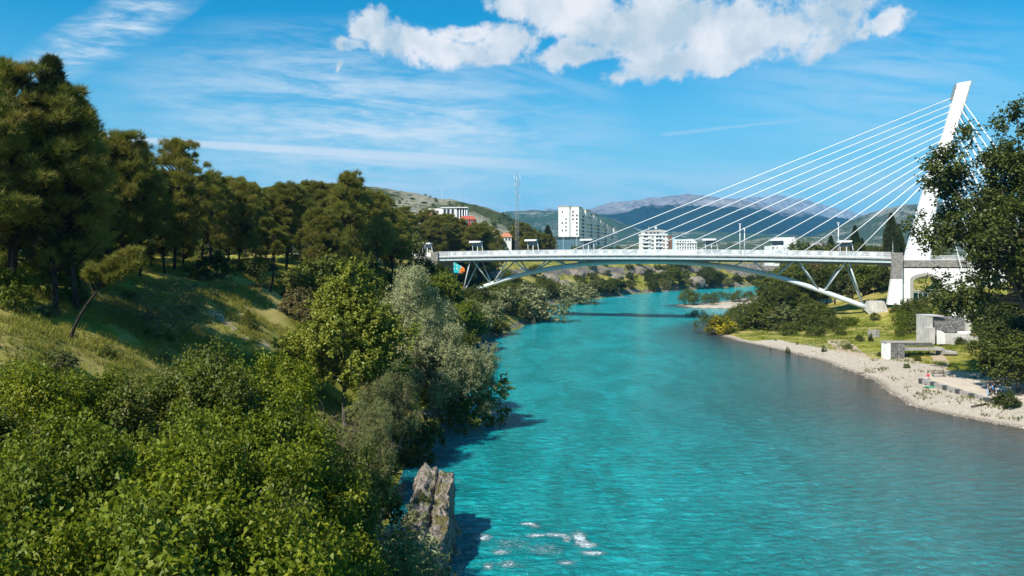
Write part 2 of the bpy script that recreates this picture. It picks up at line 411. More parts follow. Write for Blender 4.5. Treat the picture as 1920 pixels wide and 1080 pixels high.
def lines(segs):
    out = []
    for a, b, s in segs: out += list(np.arange(a, b, s))
    return out
def geo(a, b, k):
    return list(np.sign(b)*np.geomspace(abs(a), abs(b), k))
xs = np.array(sorted(geo(-150, -16000, 22)) + lines([(-150, -72, 3.5), (-72, 130, .9), (130, 215, 2.0), (215, 420, 6)]) + geo(420, 16000, 22))
ys = np.array([-3000, -900, -300, -120, -60] + lines([(-40, 20, 3), (20, 135, .8), (135, 340, 1.5), (340, 640, 3)]) + geo(640, 18000, 26))
X, Y = np.meshgrid(xs, ys); Z = terrain(X, Y)
xl, xr = shore(Y); dl = xl-X; dr = X-xr
nx, ny = len(xs), len(ys)
I = np.arange(nx*ny).reshape(ny, nx)
F = np.stack([I[:-1, :-1], I[:-1, 1:], I[1:, 1:], I[1:, :-1]], -1).reshape(-1, 4)
me = np_mesh('ground', np.stack([X, Y, Z], -1).reshape(-1, 3), F, [mg], True)
gx = np.gradient(Z, axis=1)/np.gradient(X, axis=1); gy = np.gradient(Z, axis=0)/np.gradient(Y, axis=0)
slope = np.hypot(gx, gy)
def sm(v, a, b): t = np.clip((v-a)/(b-a), 0, 1); return t*t*(3-2*t)
rock = np.where(dl > 0, sm(slope, np.where(Y > 260, .52, .75), np.where(Y > 260, .85, 1.15))*np.clip((Y-130)/60, 0.35, 1), sm(slope, 1.0, 1.5)*.6)
rock = np.maximum(rock, np.where((dl > 0) & (dl < 4), .55*sm(4-dl, 0, 3), 0))
gravel = np.where((dr > 0) & (Y < 140), sm(dr, 15.5, 11.5), 0)
gravel = np.maximum(gravel, np.where((dr > 0) & (Y >= 130) & (Y < 178), sm(dr, 9.5, 4.0), 0))
gravel = np.maximum(gravel, np.where((dr > 0) & (Y >= 178) & (Y < 295), sm(dr, 3.2, 1.0), 0))
gravel = np.maximum(gravel, np.where((dr > 0) & (Y >= 292) & (Y < 345), sm(dr, 40, 26)*.95, 0))
gravel = np.maximum(gravel, np.where((dr <= 0) & (dl <= 0), sm(dr, -14, 0), 0))
def path(pts, w_):
    dmin = np.full(X.shape, 1e9)
    for (x0, y0), (x1, y1) in zip(pts[:-1], pts[1:]):
        ax, ay = x1-x0, y1-y0; t = np.clip(((X-x0)*ax+(Y-y0)*ay)/(ax*ax+ay*ay), 0, 1)
        dmin = np.minimum(dmin, np.hypot(X-x0-t*ax, Y-y0-t*ay))
    return sm(dmin, w_*1.5, w_*.6)
dirt_ = path([hit(1570, 640)[:2], hit(1630, 690)[:2], hit(1700, 715)[:2], hit(1745, 700)[:2]], 2.0)
dirt_ = np.maximum(dirt_, path([hit(1755, 706)[:2], hit(1765, 680)[:2], hit(1752, 662)[:2]], 1.1))
dirt_ = np.maximum(dirt_, path([hit(1765, 700)[:2], hit(1830, 705)[:2], hit(1890, 712)[:2], hit(1925, 760)[:2]], 3.4))
dirt_ = np.maximum(dirt_, path([hit(400, 590)[:2], hit(470, 645)[:2], hit(540, 655)[:2]], 1.0)*.5)
wet = np.where((dr > -3) & (dl < 0), sm(Z, .26, .02), 0)
for nm, a in (('rock', rock), ('gravel', gravel), ('dirt', dirt_), ('wet', wet)):
    at_ = me.attributes.new(nm, 'FLOAT', 'POINT'); at_.data.foreach_set('value', a.astype(np.float32).ravel())
tag(obj('ground', me), kind='structure')

# water
mw, g = newmat('river_water')
p = g.pos(); px_, py_, pz_ = g.sep(p)
sw = g.attr('shallow'); ldk = g.attr('left_dark')
fl = g.noise(g.vm('MULTIPLY', p, (1.0, .45, 1.0)), .16, 5, .6, .8)
fl2 = g.noise(g.vm('MULTIPLY', p, (.8, 2.0, 1.0)), .9, 5, .62, .5)
wc = g.mix(g.ss(fl, .35, .68), (.000, .265, .290), (.008, .425, .465))
fl3 = g.noise(g.vm('MULTIPLY', p, (.7, 1.3, 1.0)), 1.15, 6, .66, 1.2)
wc = g.mix(g.ss(fl2*.6+fl3*.4, .5, .66)*.40, wc, (.03, .60, .62)); wc = g.mix(g.ss(fl2*.5+fl3*.5, .50, .34)*.45, wc, (.0, .19, .20))  # ripple glints and dark reflections painted into the water colour
wc = g.mix(ldk*.8, wc, (.004, .11, .155))  # darker blue-green towards the left bank
wc = g.mix(g.clamp(sw*1.15+(fl-.5)*.5), wc, (.040, .080, .095))
wc = g.mix(g.ss(sw+(fl-.5)*.2, .84, 1.02), wc, (.075, .063, .046))
# broken white water
fo = g.noise(g.vm('MULTIPLY', p, (.7, 1.3, 1.0)), 3.6, 7, .76, 1.8)
fm = g.attr('foam')
foam = g.ss(fo*2.2 + (fm-1)*.75, .84, 1.08)
wc = g.mix(foam, wc, (.72, .84, .86))
fine = g.noise(g.vm('MULTIPLY', p, (.65, 1.2, 1.0)), .95, 5, .62, 1.2)
fin2 = g.noise(g.vm('MULTIPLY', p, (.5, 1.2, 1.0)), .42, 4, .55, 1.0)
nm = g.bump(fine*1.2+fin2*.7+foam*.25, 1.0, 1.45)
g.out(g.bsdf(wc, g.mix(foam, (.11,)*3, (.8,)*3), .50, nm, IOR=1.33))
wx = np.array(lines([(-60, -11, 1.0), (-11, 11, .3), (11, 66, 1.0), (66, 200, 2.5), (200, 600, 20)])+[600, 1000, 2500]); wy = np.array([-300, -100, -30]+lines([(0, 44, 1.0), (44, 64, .3), (64, 110, 1.0), (110, 340, 2.0), (340, 640, 6)])+[640])
X2, Y2 = np.meshgrid(wx, wy); xl2, xr2 = shore(Y2)
J = np.arange(X2.size).reshape(X2.shape)
F2 = np.stack([J[:-1, :-1], J[:-1, 1:], J[1:, 1:], J[1:, :-1]], -1).reshape(-1, 4)
wm = np_mesh('river', np.stack([X2, Y2, X2*0], -1).reshape(-1, 3), F2, [mw], True)
width = np.interp(Y2, [0, 60, 100, 180, 230, 400], [60, 54, 42, 24, 13, 6])
shal = np.clip(1-(xr2-X2)/width, 0, 1)**.9
left_dark = np.clip(1-(X2-xl2)/np.interp(Y2, [0, 60, 130, 300], [9, 7, 5, 3]), 0, 1)
foamv = np.zeros(X2.shape)
def foam_at(pxl, pyl, ra, rb, k=1.0):
    global foamv
    Yc = CAM_H*FPX/(pyl-HY); xc = (pxl-960)/FPX*Yc
    ra *= 1.5; rb *= 2.2
    foamv = np.maximum(foamv, k*np.exp(-((X2-xc)/ra)**2-((Y2-Yc)/rb)**2))
for a in [(1088,1010,.45,.9,1.25),(1100,1022,.7,.35,1.2),(1046,1003,.9,.28,1.1),(1062,1010,.3,.5,1.1),(1005,1004,.7,.3,1.05),(905,1008,.6,.5,1.15),(1112,1037,.8,.3,1.15),(990,982,.7,.25,1.1),(1003,986,.4,.4,1.0),(938,1035,.7,.3,1.0),(1060,1055,.7,.25,1.05),(955,1058,.6,.4,.95),(915,1062,.4,.5,.95),(1020,1030,1.6,.8,.78),(960,1020,1.8,1.0,.72),
          (955,1058,.9,.5,.85),(905,675,1.2,2.0,1.05),(1010,655,3,1.6,.62),(1165,557,6,4,1.0),(1445,537,10,14,1.0),(1120,566,6,5,.75),(1180,660,8,3,.55),(1060,700,6,3,.5)]: foam_at(*a)
for nm_, a in (('shallow', shal), ('left_dark', left_dark), ('foam', foamv)):
    at_ = wm.attributes.new(nm_, 'FLOAT', 'POINT'); at_.data.foreach_set('value', a.astype(np.float32).ravel())
tag(obj('river', wm), kind='structure')

# ------------------------------------------------------------------ hills and mountains
def hill(name, ridge, Y0, front, back, mat, seed, rough, nx=260, ny=90, base=18.0, sharp=1.15, det=1.0):
    px = np.array([r[0] for r in ridge], float); py = np.array([r[1] for r in ridge], float)
    xr_ = (px-960)/FPX*Y0; zr_ = np.maximum((HY-py)/FPX*Y0, -5)
    xg = np.linspace(xr_[0], xr_[-1], nx)
    vg = np.concatenate([np.linspace(-1, 0, int(ny*.75)), np.linspace(0, 1, ny-int(ny*.75)+1)[1:]])
    Xg, Vg = np.meshgrid(xg, vg)
    Yg = Y0 + np.where(Vg < 0, Vg*front, Vg*back)
    sc_ = front/2.0
    hz = np.interp(Xg, xr_, zr_); hz = hz*(1+(fbm(Xg/sc_*5+seed, Xg*0, 5, seed+9)-.48)*.13*det)
    n = fbm(Xg/sc_*1.6, Yg/sc_*1.6, 6, seed, True)-.5
    s = np.clip(1-np.abs(Vg), 0, 1)**sharp
    edge = np.clip(4*np.abs(Vg), 0, 1)
    Zg = hz*s*(1+n*rough*edge*1.6) + (fbm(Xg/sc_*9, Yg/sc_*9, 4, seed+5)-.47)*hz.max()*.035*det*(0.3+s)
    Zg = base + np.where(s <= 0, -30, Zg+2.0) - 30*np.clip((np.abs(Vg)-.93)/.07, 0, 1)
    K = np.arange(Xg.size).reshape(Xg.shape)
    Fq = np.stack([K[:-1, :-1], K[:-1, 1:], K[1:, 1:], K[1:, :-1]], -1).reshape(-1, 4)
    me = np_mesh(name, np.stack([Xg, Yg, Zg], -1).reshape(-1, 3), Fq, [mat], True)
    tag(obj(name, me), kind='structure')
    return lambda x, y: float(np.interp(x, xr_, zr_)) , (Xg, Yg, Zg)
def hill_mat(name, rock_a, rock_b, veg_or_shadow, sc_, veg_or_shadow_amt, zlo=None, zhi=None, spots=None):
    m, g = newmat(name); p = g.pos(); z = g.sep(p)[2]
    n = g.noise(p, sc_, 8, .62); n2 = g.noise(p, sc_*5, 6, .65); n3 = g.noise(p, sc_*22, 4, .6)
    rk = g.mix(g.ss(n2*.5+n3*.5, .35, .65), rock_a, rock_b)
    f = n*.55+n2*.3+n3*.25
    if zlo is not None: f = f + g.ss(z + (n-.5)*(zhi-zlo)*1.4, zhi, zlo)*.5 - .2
    c = g.mix(g.ss(f, .60-veg_or_shadow_amt, .68-veg_or_shadow_amt), rk, veg_or_shadow)
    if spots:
        v = g.voro(g.vm('MULTIPLY', p, (1, 1, .5)), spots); c = g.mix(g.ss(v+(n2-.5)*.6, .34, .2), c, tuple(q*.5 for q in veg_or_shadow))
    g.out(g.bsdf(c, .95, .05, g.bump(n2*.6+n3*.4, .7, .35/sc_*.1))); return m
M_mtn = hill_mat('limestone_mountain', (.095, .095, .098), (.27, .262, .26), (.012, .026, .018), .0009, .17, 190, 520)  # dark belt on the lower slopes paints cloud shadow into the colour
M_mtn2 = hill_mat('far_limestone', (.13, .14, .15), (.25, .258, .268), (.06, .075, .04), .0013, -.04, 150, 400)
M_ridge = hill_mat('wooded_ridge', (.17, .17, .14), (.30, .29, .24), (.035, .060, .022), .004, .15)
M_scrub = hill_mat('scrub_hill', (.15, .145, .09), (.33, .31, .24), (.05, .062, .018), .010, .075, None, None, .06)
M_rhill = hill_mat('scrub_slope', (.13, .135, .105), (.31, .30, .26), (.040, .058, .024), .005, .12, None, None, .035)
M_vill = hill_mat('village_slope', (.16, .16, .10), (.36, .34, .28), (.045, .065, .02), .010, .12, None, None, .05)
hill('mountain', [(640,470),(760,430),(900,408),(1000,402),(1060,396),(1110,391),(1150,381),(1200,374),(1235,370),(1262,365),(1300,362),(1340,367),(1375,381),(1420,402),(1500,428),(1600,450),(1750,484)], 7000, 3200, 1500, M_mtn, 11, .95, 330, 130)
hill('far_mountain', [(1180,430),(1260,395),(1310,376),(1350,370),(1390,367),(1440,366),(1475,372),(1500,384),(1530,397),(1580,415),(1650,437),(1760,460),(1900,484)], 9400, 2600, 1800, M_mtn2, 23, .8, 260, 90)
hill('wooded_ridge', [(620,440),(760,418),(880,401),(950,397),(1000,393),(1040,394),(1075,393),(1110,399),(1150,412),(1200,430),(1270,450),(1380,478)], 4600, 1700, 900, M_ridge, 31, .5)
hill('foothill', [(1000,470),(1080,455),(1150,440),(1220,436),(1300,434),(1380,437),(1450,442),(1520,448),(1600,462),(1700,480)], 4300, 1300, 900, M_ridge, 37, .5)
hill('village_hill', [(1020,478),(1100,465),(1180,456),(1250,452),(1310,451),(1370,453),(1430,446),(1490,444),(1560,447),(1640,452),(1760,470)], 2300, 800, 500, M_vill, 41, .4)
hill('right_hill', [(1440,472),(1490,455),(1530,444),(1565,431),(1600,418),(1635,402),(1670,388),(1700,381),(1730,378),(1780,375),(1860,371),(1950,378),(2100,396),(2300,440)], 3000, 1300, 900, M_rhill, 47, .4, 300, 110)
hl, HG = hill('scrub_hill', [(380,380),(520,352),(640,350),(700,353),(750,361),(800,367),(850,373),(900,386),(940,399),(970,417),(1000,434),(1040,456),(1090,480)], 1050, 420, 400, M_scrub, 53, .35, 260, 110)
# ------------------------------------------------------------------ vegetation builders (meshes shared by every copy)
def unit(v): return v/np.maximum(np.linalg.norm(v, axis=1, keepdims=True), 1e-9)
def leaf_quads(P, N, L, W, r):
    """folded pointed leaves: one four-cornered face each"""
    n = len(P); t = unit(np.cross(N, unit(r.normal(size=(n, 3)))+1e-6)); b = np.cross(N, t)
    L = L*(.65+.7*r.random((n, 1))); W = W*(.65+.7*r.random((n, 1)))
    up = N*W*.35
    V = np.stack([P-t*L*.5, P+b*W*.5+up, P+t*L*.5-N*L*.12, P-b*W*.5+up], 1).reshape(-1, 3)
    return V, np.arange(4*n).reshape(-1, 4)
def tufts(P, D, L, W, k, spread, r):
    n = len(P); P = np.repeat(P, k, 0); D = np.repeat(D, k, 0)
    t = unit(D + spread*r.normal(size=(n*k, 3))); s = unit(np.cross(t, r.normal(size=(n*k, 3))))
    l = L*(.6+.8*r.random((n*k, 1)))
    V = np.stack([P-s*W*.5, P+s*W*.5, P+t*l], 1).reshape(-1, 3)
    return V, np.arange(3*n*k).reshape(-1, 3)
def limb(a, b, r, bend=.12, n=5):
    a = np.array(a, float); b = np.array(b, float); k = np.linalg.norm(b-a)
    mid = r.normal(size=3)*bend*k; mid[2] = abs(mid[2])*.6
    return [tuple(a+(b-a)*t+mid*4*t*(1-t)*.5) for t in np.linspace(0, 1, n)]
def broadleaf(seed, h, rx, rz, zc, nclump, ntwig, nleaf, L, W, clump_r=.30, twig=.9, trunk_r=.22, droop=0.0, lean=(0, 0), hollow=.55, bark_=None, stems=1, top=1.0, extra=()):
    r = np.random.default_rng(seed)
    u = unit(r.normal(size=(nclump*3, 3))); u = u[u[:, 2] > -.75][:nclump]; n = len(u)
    rad = (hollow + (1-hollow)*r.random((n, 1))**.6)
    lump = 1+.22*np.sin(u[:, :1]*5+seed)+.18*np.sin(u[:, 1:2]*6+seed*2)
    Cc = u*rad*lump*np.array([rx, rx, rz]) ; Cc[:, :2] *= np.where(Cc[:, 2:] > 0, 1-(1-top)*Cc[:, 2:]/rz, 1); Cc += np.array([lean[0], lean[1], zc])
    if len(extra): ex_ = np.array(extra, float); Cc = np.vstack([Cc, ex_]); u = np.vstack([u, unit(ex_-np.array([0, 0, zc]))]); n = len(Cc)
    cr = clump_r*rx*(.7+.6*r.random((n, 1)))
    # twigs
    ci = np.repeat(np.arange(n), ntwig); v = unit(r.normal(size=(len(ci), 3))+u[ci]*.7+np.array([0, 0, .35]))
    P0 = Cc[ci]+v*cr[ci]*(.35+.65*r.random((len(ci), 1)))
    td = unit(v+np.array([0, 0, -droop])+.3*r.normal(size=v.shape))
    ti = np.repeat(np.arange(len(ci)), nleaf)
    P = P0[ti]+td[ti]*twig*r.random((len(ti), 1))+r.normal(size=(len(ti), 3))*twig*.16
    N = unit(v[ti]*.5+r.normal(size=(len(ti), 3))*.55+np.array([0, 0, .75]))
    V, F = leaf_quads(P, N, L, W, r)
    mb = MB(); zt0 = zc-rz*.35
    for s in range(stems):
        o = (0, 0, -.6) if stems == 1 else (r.normal()*.35, r.normal()*.35, -.5)
        e = (lean[0]*.6+(r.normal()*rx*.3 if stems > 1 else 0), lean[1]*.6+(r.normal()*rx*.3 if stems > 1 else 0), zt0)
        mb.tube(limb(o, e, r, .06, 6), list(np.linspace(trunk_r, trunk_r*.55, 6)), 7)
        if s == 0: top_ = np.array(e)
    for k in range(n):
        if k % 2 == 0 or n < 30:
            mb.tube(limb(top_*np.array([1, 1, .6+.4*r.random()]), Cc[k], r, .12, 4), [trunk_r*.42, trunk_r*.28, trunk_r*.16, trunk_r*.06], 5, False)
    return np.asarray(V), F, mb
def pine(seed, h, rx, base, nclump, ntuft, trunk_r=.24, lean=0.0, flat=.8, L=.55, W=.055, k=6, cone=.35, spread=.6, fork=False):
    r = np.random.default_rng(seed)
    a = r.random(nclump)*6.283; t = r.random(nclump)**.8
    z = base+(h-base)*t
    env = np.where(t < .35, .55+1.25*t, 1.0-(1-cone)*((t-.35)/.65)**1.5)*(.8+.35*np.sin(a*2+seed)+.12*np.sin(a*5))
    q = rx*env*(.35+.65*r.random(nclump)**.5)
    leanx = lean*(z/h)**1.5*h
    Cc = np.stack([np.cos(a)*q+leanx, np.sin(a)*q, z], 1)
    cr = rx*(.065+.10*r.random((nclump, 1)))*np.where(t[:, None] > .85, .75, 1)
    ci = np.repeat(np.arange(nclump), ntuft)
    u = unit(r.normal(size=(len(ci), 3))+np.array([0, 0, .25])); P = Cc[ci]+u*cr[ci]*np.array([1.1, 1.1, flat])*(.45+.55*r.random((len(ci), 1)))
    out = unit(Cc[ci]-np.array([0, 0, h*.45])); D = unit(u*.7+out*.3+np.array([0, 0, .55]))
    V, F = tufts(P, D, L, W, k, spread, r)
    mb = MB(); sp = []
    for s in np.linspace(0, 1, 9): sp.append((lean*s**1.5*h+.25*math.sin(s*5+seed), .25*math.cos(s*4+seed), -.8+s*(h*.93+.8)))
    mb.tube(sp, list(np.linspace(trunk_r, trunk_r*.18, 9)), 8)
    for j in range(nclump):
        zz = max(base*.75, Cc[j, 2]-q[j]*.55-.4); s = zz/h
        o = (lean*s**1.5*h, 0, zz)
        if q[j] > .5: mb.tube(limb(o, Cc[j], r, .1, 4), [trunk_r*.34*(1-.5*s), trunk_r*.24, trunk_r*.15, trunk_r*.06], 5, False)
    return V, F, mb
class Kind:
    """a plant whose meshes every copy shares"""
    def __init__(s, name, V, F, mb, leaf, bark_, part='crown', h=None):
        s.name = name; s.h = h if h else float(np.percentile(V[:, 2], 99.97 if name == 'pine_tree' else 99.5)); s.part = part
        s.crown = np_mesh(name+'_'+part, V, F, [leaf]); s.trunk = mb.mesh(name+'_trunk', bark_, True, False) if mb is not None and mb.v else None
    def place(s, x, y, z, height, label, group=None, rz=None, leaf=None, wide=1.0, cat='tree', name=None):
        k = height/s.h
        o = thing(name or s.name, label, cat, (x, y, z), random.uniform(0, 6.28) if rz is None else rz, group, (k*wide, k*wide, k))
        c = obj(s.part, s.crown, o)
        if leaf is not None:
            c.material_slots[0].link = 'OBJECT'; c.material_slots[0].material = leaf
        if s.trunk is not None: obj('trunk', s.trunk, o)
        return o
def shrub_kind(seed, L, W, n, nt=16, nl=9, rz=.62, droop=0, twig=.32):
    V, F, mb = broadleaf(seed, 2, 1.0, rz, rz*.95, n, nt, nl, L, W, .36, twig, .05, droop, (0, 0), .5, None, 3)
    return V, F, mb
PINE = []
for sd_, a in enumerate([(16, 4.8, 3.6, 190, 46), (17, 5.2, 4.6, 205, 44), (14, 4.6, 2.8, 185, 46), (18, 4.8, 5.6, 190, 44)]):
    V, F, mb = pine(100+sd_, *a, lean=(.05, -.06, .08, .03)[sd_]); PINE.append(Kind('pine_tree', V, F, mb, M_pine, M_bark))
V, F, mb = pine(131, 8, 2.9, 3.4, 34, 120, .16, .03, .5, .34, .05, 6); PINE_S = Kind('pine_tree', V, F, mb, M_pine, M_bark, h=8)
V, F, mb = pine(140, 20, 2.7, 4, 240, 24, .22, .0, 1.0, .5, .055, 6, .04, .6); FIR = Kind('fir_tree', V, F, mb, M_cyp, M_bark, h=20)
def column(seed, h, rx, n):
    r = np.random.default_rng(seed); t = r.random(n)**.85; z = .05*h+t*h*.95
    rad = rx*np.minimum(1, (1-t)*2.2+.04)*np.minimum(1, .55+t*3)*(.75+.35*r.random(n)); a = r.random(n)*6.283
    P = np.stack([np.cos(a)*rad, np.sin(a)*rad, z], 1); D = unit(np.stack([np.cos(a)*.4, np.sin(a)*.4, np.ones(n)], 1))
    V, F = tufts(P, D, h*.045, h*.011, 5, .35, r); mb = MB(); mb.tube([(0, 0, -.5), (0, 0, h*.8)], [.16*h/10, .04], 6); return V, F, mb
CYP = Kind('cypress_tree', *column(150, 10, 1.25, 3200), M_cyp, M_bark, h=10.3)
CONE = Kind('young_conifer', *column(151, 2.8, .75, 1500), M_pine, M_bark, h=2.9)
NEAR = [Kind('leafy_tree', *broadleaf(200+i, 9, 4.0, 3.7, 5.5, 42, 40, 22, .195, .115, .19, .95, .2, 0, (0, 0), .6, None, 2), M_near, M_bark2) for i in range(3)]
POP = Kind('young_poplar', *broadleaf(231, 15, 4.6, 5.5, 8.4, 84, 30, 18, .25, .21, .26, .85, .22, 0, (0, 0), .5, None, 1, .55), M_pop, M_bark2)
WIL = [Kind('willow_tree', *broadleaf(241+i, 14, 4.9, 5.4, 8.0, 64, 42, 19, .26, .080, .24, .80, .26, .15, (0, 0), .55, None, 2), M_wil, M_bark2) for i in range(2)]
BIGP = Kind('black_poplar', *broadleaf(251, 40, 9.0, 14.8, 23.6, 125, 28, 12, .46, .36, .165, 1.7, .75, .05, (-2.6, 0), .30, None, 1, .75, [(-14.2,0,32.5),(-13.4,.5,31),(-12,0,33.2),(-11.6,0,30.5),(-14.6,0,30.2),(-14.5,0,21.4),(-13,0,22.4),(-11,0,21.6),(-9.6,0,12.2),(-8.4,0,11.0),(-7.4,0,13.2),(-8.2,0,14.6),(-10.4,0,13.4)]), M_bpop, M_bark2)
SHR = [Kind('riverside_shrub', *broadleaf(260+i, 6, 2.7, 2.6, 2.9, 30, 16, 9, .36, .22, .34, .7, .1, 0, (0, 0), .55, None, 3), M_mid, M_bark2, 'foliage') for i in range(4)]
OSI = [Kind('osier_shrub', *broadleaf(270+i, 4, 1.7, 1.9, 2.0, 22, 14, 9, .34, .085, .34, .7, .06, -.6, (0, 0), .5, None, 4), M_mid, M_bark2, 'foliage') for i in range(2)]
BIGT = [Kind('bank_tree', *broadleaf(280+i, 13, 4.6, 5.0, 7.6, 56, 22, 11, .42, .27, .28, 1.1, .24, 0, (0, 0), .5, None, 1, .75), M_mid, M_bark2) for i in range(3)]
LOWB = Kind('low_bush', *broadleaf(290, 1.4, 1.5, .75, .8, 24, 14, 9, .22, .12, .36, .35, .04, 0, (0, 0), .5, None, 3), M_dark, M_bark2, 'foliage')
def twiggy(seed, h, rx, n):
    r = np.random.default_rng(seed); mb = MB()
    for i in range(n):
        a = r.random()*6.28; q = rx*r.random()**.5; e = np.array([math.cos(a)*q, math.sin(a)*q, h*(.45+.6*r.random())])
        pts = limb((r.normal()*.3, r.normal()*.3, -.2), e, r, .18, 5); mb.tube(pts, [.045, .04, .03, .02, .008], 4, False)
        for j in range(5):
            s = pts[2+j % 3]; mb.tube(limb(s, np.array(s)+r.normal(size=3)*np.array([.8, .8, .6])+np.array([0, 0, .35]), r, .2, 3), [.02, .015, .006], 3, False)
    return mb
DRYB = Kind('dry_bush', *broadleaf(301, 5, 4.0, 2.3, 2.7, 70, 22, 9, .16, .06, .28, .7, .1, .1, (0, 0), .6, None, 5), M_dry, M_twig)
TWIG = twiggy(302, 4.2, 3.4, 90).mesh('bare_bush', M_twig, True, False)
V, F, mb = pine(171, 8.5, 2.4, 5.6, 70, 40, .2, .75, .8, .5, .055, 6); LEANP = Kind('pine_tree', V, F, mb, M_pine, M_bark)
# ------------------------------------------------------------------ bridge
BA, BB = np.array([-25.6, 260.0]), np.array([111.6, 220.0])
bu = (BB-BA)/np.linalg.norm(BB-BA); bv = np.array([-bu[1], bu[0]]); BL = float(np.linalg.norm(BB-BA))
def loc(px, py, yl):
    """pixel -> (s along the bridge, z) on the vertical plane yl metres behind the near railing"""
    k = (px-960)/FPX; s = (k*(BA[1]+bv[1]*yl)-BA[0]-bv[0]*yl)/(bu[0]-k*bu[1]); Y = BA[1]+bu[1]*s+bv[1]*yl
    return s, CAM_H+(HY-py)/FPX*Y
def wld(s, yl): q = BA+bu*s+bv*yl; return float(q[0]), float(q[1])
br = thing('cable_stayed_bridge', 'white cable-stayed bridge with a leaning pylon and a slim arch over the turquoise river', 'bridge', (BA[0], BA[1], 0), math.atan2(bu[1], bu[0]))
def zr(s): t = s/BL; return 22.42+(21.93-22.42)*t + 3.35*t*(1-t)      # top of the railing
DW = 12.0
N = 48; E0, E1 = -0.2, BL+.2
def strip(y0, y1, a, b, e0=E0, e1=E1, n=N):
    m = MB(); m.loft([[(s, y0, zr(s)-a), (s, y1, zr(s)-a), (s, y1, zr(s)-b), (s, y0, zr(s)-b)] for s in np.linspace(e0, e1, n)]); return m
strip(.75, DW-.75, 1.62, 1.95).build('roadway', plain('asphalt', (.055, .055, .057), .9), br)
# rounded edge beam, recess and pale flange on both sides
for sgn, y0 in ((1, 0.0), (-1, DW)):
    m = MB()
    prof_ = [(.55, 1.5), (.14, 1.52), (0.0, 1.72), (0.0, 2.02), (.16, 2.28), (.55, 2.36)]
    m.loft([[(s, y0+sgn*p, zr(s)-q) for p, q in prof_] for s in np.linspace(E0, E1, N)]); m.build('edge_beam', plain('edge_beam_grey', (.46, .46, .455), .6, .3, .15, .4), br)
    a, b = sorted((y0+sgn*.45, y0+sgn*.75)); strip(a, b, 2.37, 2.62).build('recess', M_dkgrey, br)
    a, b = sorted((y0+sgn*.12, y0+sgn*1.0)); strip(a, b, 2.62, 3.20).build('flange', M_flange, br)
strip(2.2, DW-2.2, 1.95, 3.9).build('box_girder', M_grey, br)
xm = MB()
for s in np.arange(3, BL, 4.2):
    xm.box(s-.12, s+.12, .8, 2.2, zr(s)-3.1, zr(s)-2.4); xm.box(s-.12, s+.12, DW-2.2, DW-.8, zr(s)-3.1, zr(s)-2.4)
o = xm.build('cross_bracket', M_grey, br); o['kind'] = 'stuff'
pm = MB(); pm.box(-.05, .05, -.05, .05, -1.55, .02)
pmesh = pm.mesh('railing_post', M_white)
lamp = MB(); lamp.box(-.16, .16, -.05, .05, -.1, .1); lmesh = lamp.mesh('drain_outlet', M_dkgrey)
for y in (.22, DW-.22):
    strip(y-.05, y+.05, 0, .09).build('handrail', M_white, br)
    strip(y-.03, y+.03, .72, .77).build('rail', M_white, br); strip(y-.03, y+.03, 1.36, 1.42).build('rail', M_white, br)
    bars = MB()
    for s in np.arange(0, BL, .155): bars.box(s-.036, s+.036, y-.012, y+.012, zr(s)-1.38, zr(s)-.08)
    o = bars.build('railing_bar', M_steel, br); o['kind'] = 'stuff'
    for s in np.arange(.6, BL, 3.05): obj('railing_post', pmesh, br, (s, y, zr(s)))
for s in np.arange(2.1, BL, 3.05): obj('drain_outlet', lmesh, br, (s, .01, zr(s)-2.2))
# the arch: one tube under the middle of the deck
ap = [(871,551),(920,533.5),(955,522),(992,511.5),(1040,502),(1090,496),(1150,492),(1215,490.5),(1280,491.5),(1340,496.5),(1400,507),(1455,519),(1525,540.5),(1580,559.5),(1624,576)]
asz = [loc(px, py, 6.0) for px, py in ap]
fs = np.linspace(asz[0][0], asz[-1][0], 60); co = np.polyfit([a[0] for a in asz], [a[1] for a in asz], 6); fz = np.polyval(co, fs)
MB().tube([(s, 6.0, z) for s, z in zip(fs, fz)], .78, 16).build('arch', M_arch, br, True)
def arch_z(s): return float(np.polyval(co, s))
# struts fan out from the arch to both edges of the deck
stm = [((867,554),(882,489)),((921,531),(886,489)),((925,529.5),(954,488)),((992,510.5),(960,487.5)),((999,509),(1029,487)),((1065,497),(1032,487)),((1078,496),(1092,487)),
       ((1617,568),(1591,491.5)),((1545,540),(1586,491.5)),((1536,538),(1497,491)),((1455,515),(1490,491)),((1445,512.5),(1408,490)),((1372,498),(1401,490)),((1356,496),(1341,489))]
for (bx, by), (tx, ty) in stm:
    sb, zb = loc(bx, by, 6.0); st, z_ = loc(tx, ty, 1.2)
    if by < 550 or bx > 1600: zb = min(zb, arch_z(np.clip(sb, fs[0], fs[-1]))) if by < 550 else zb
    for yy in (1.2, DW-1.2):
        MB().tube([(sb, 6.0+(-.35 if yy < 6 else .35), zb), (st, yy, zr(st)-3.0)], [.25, .23], 10).build('strut', M_arch, br, True)
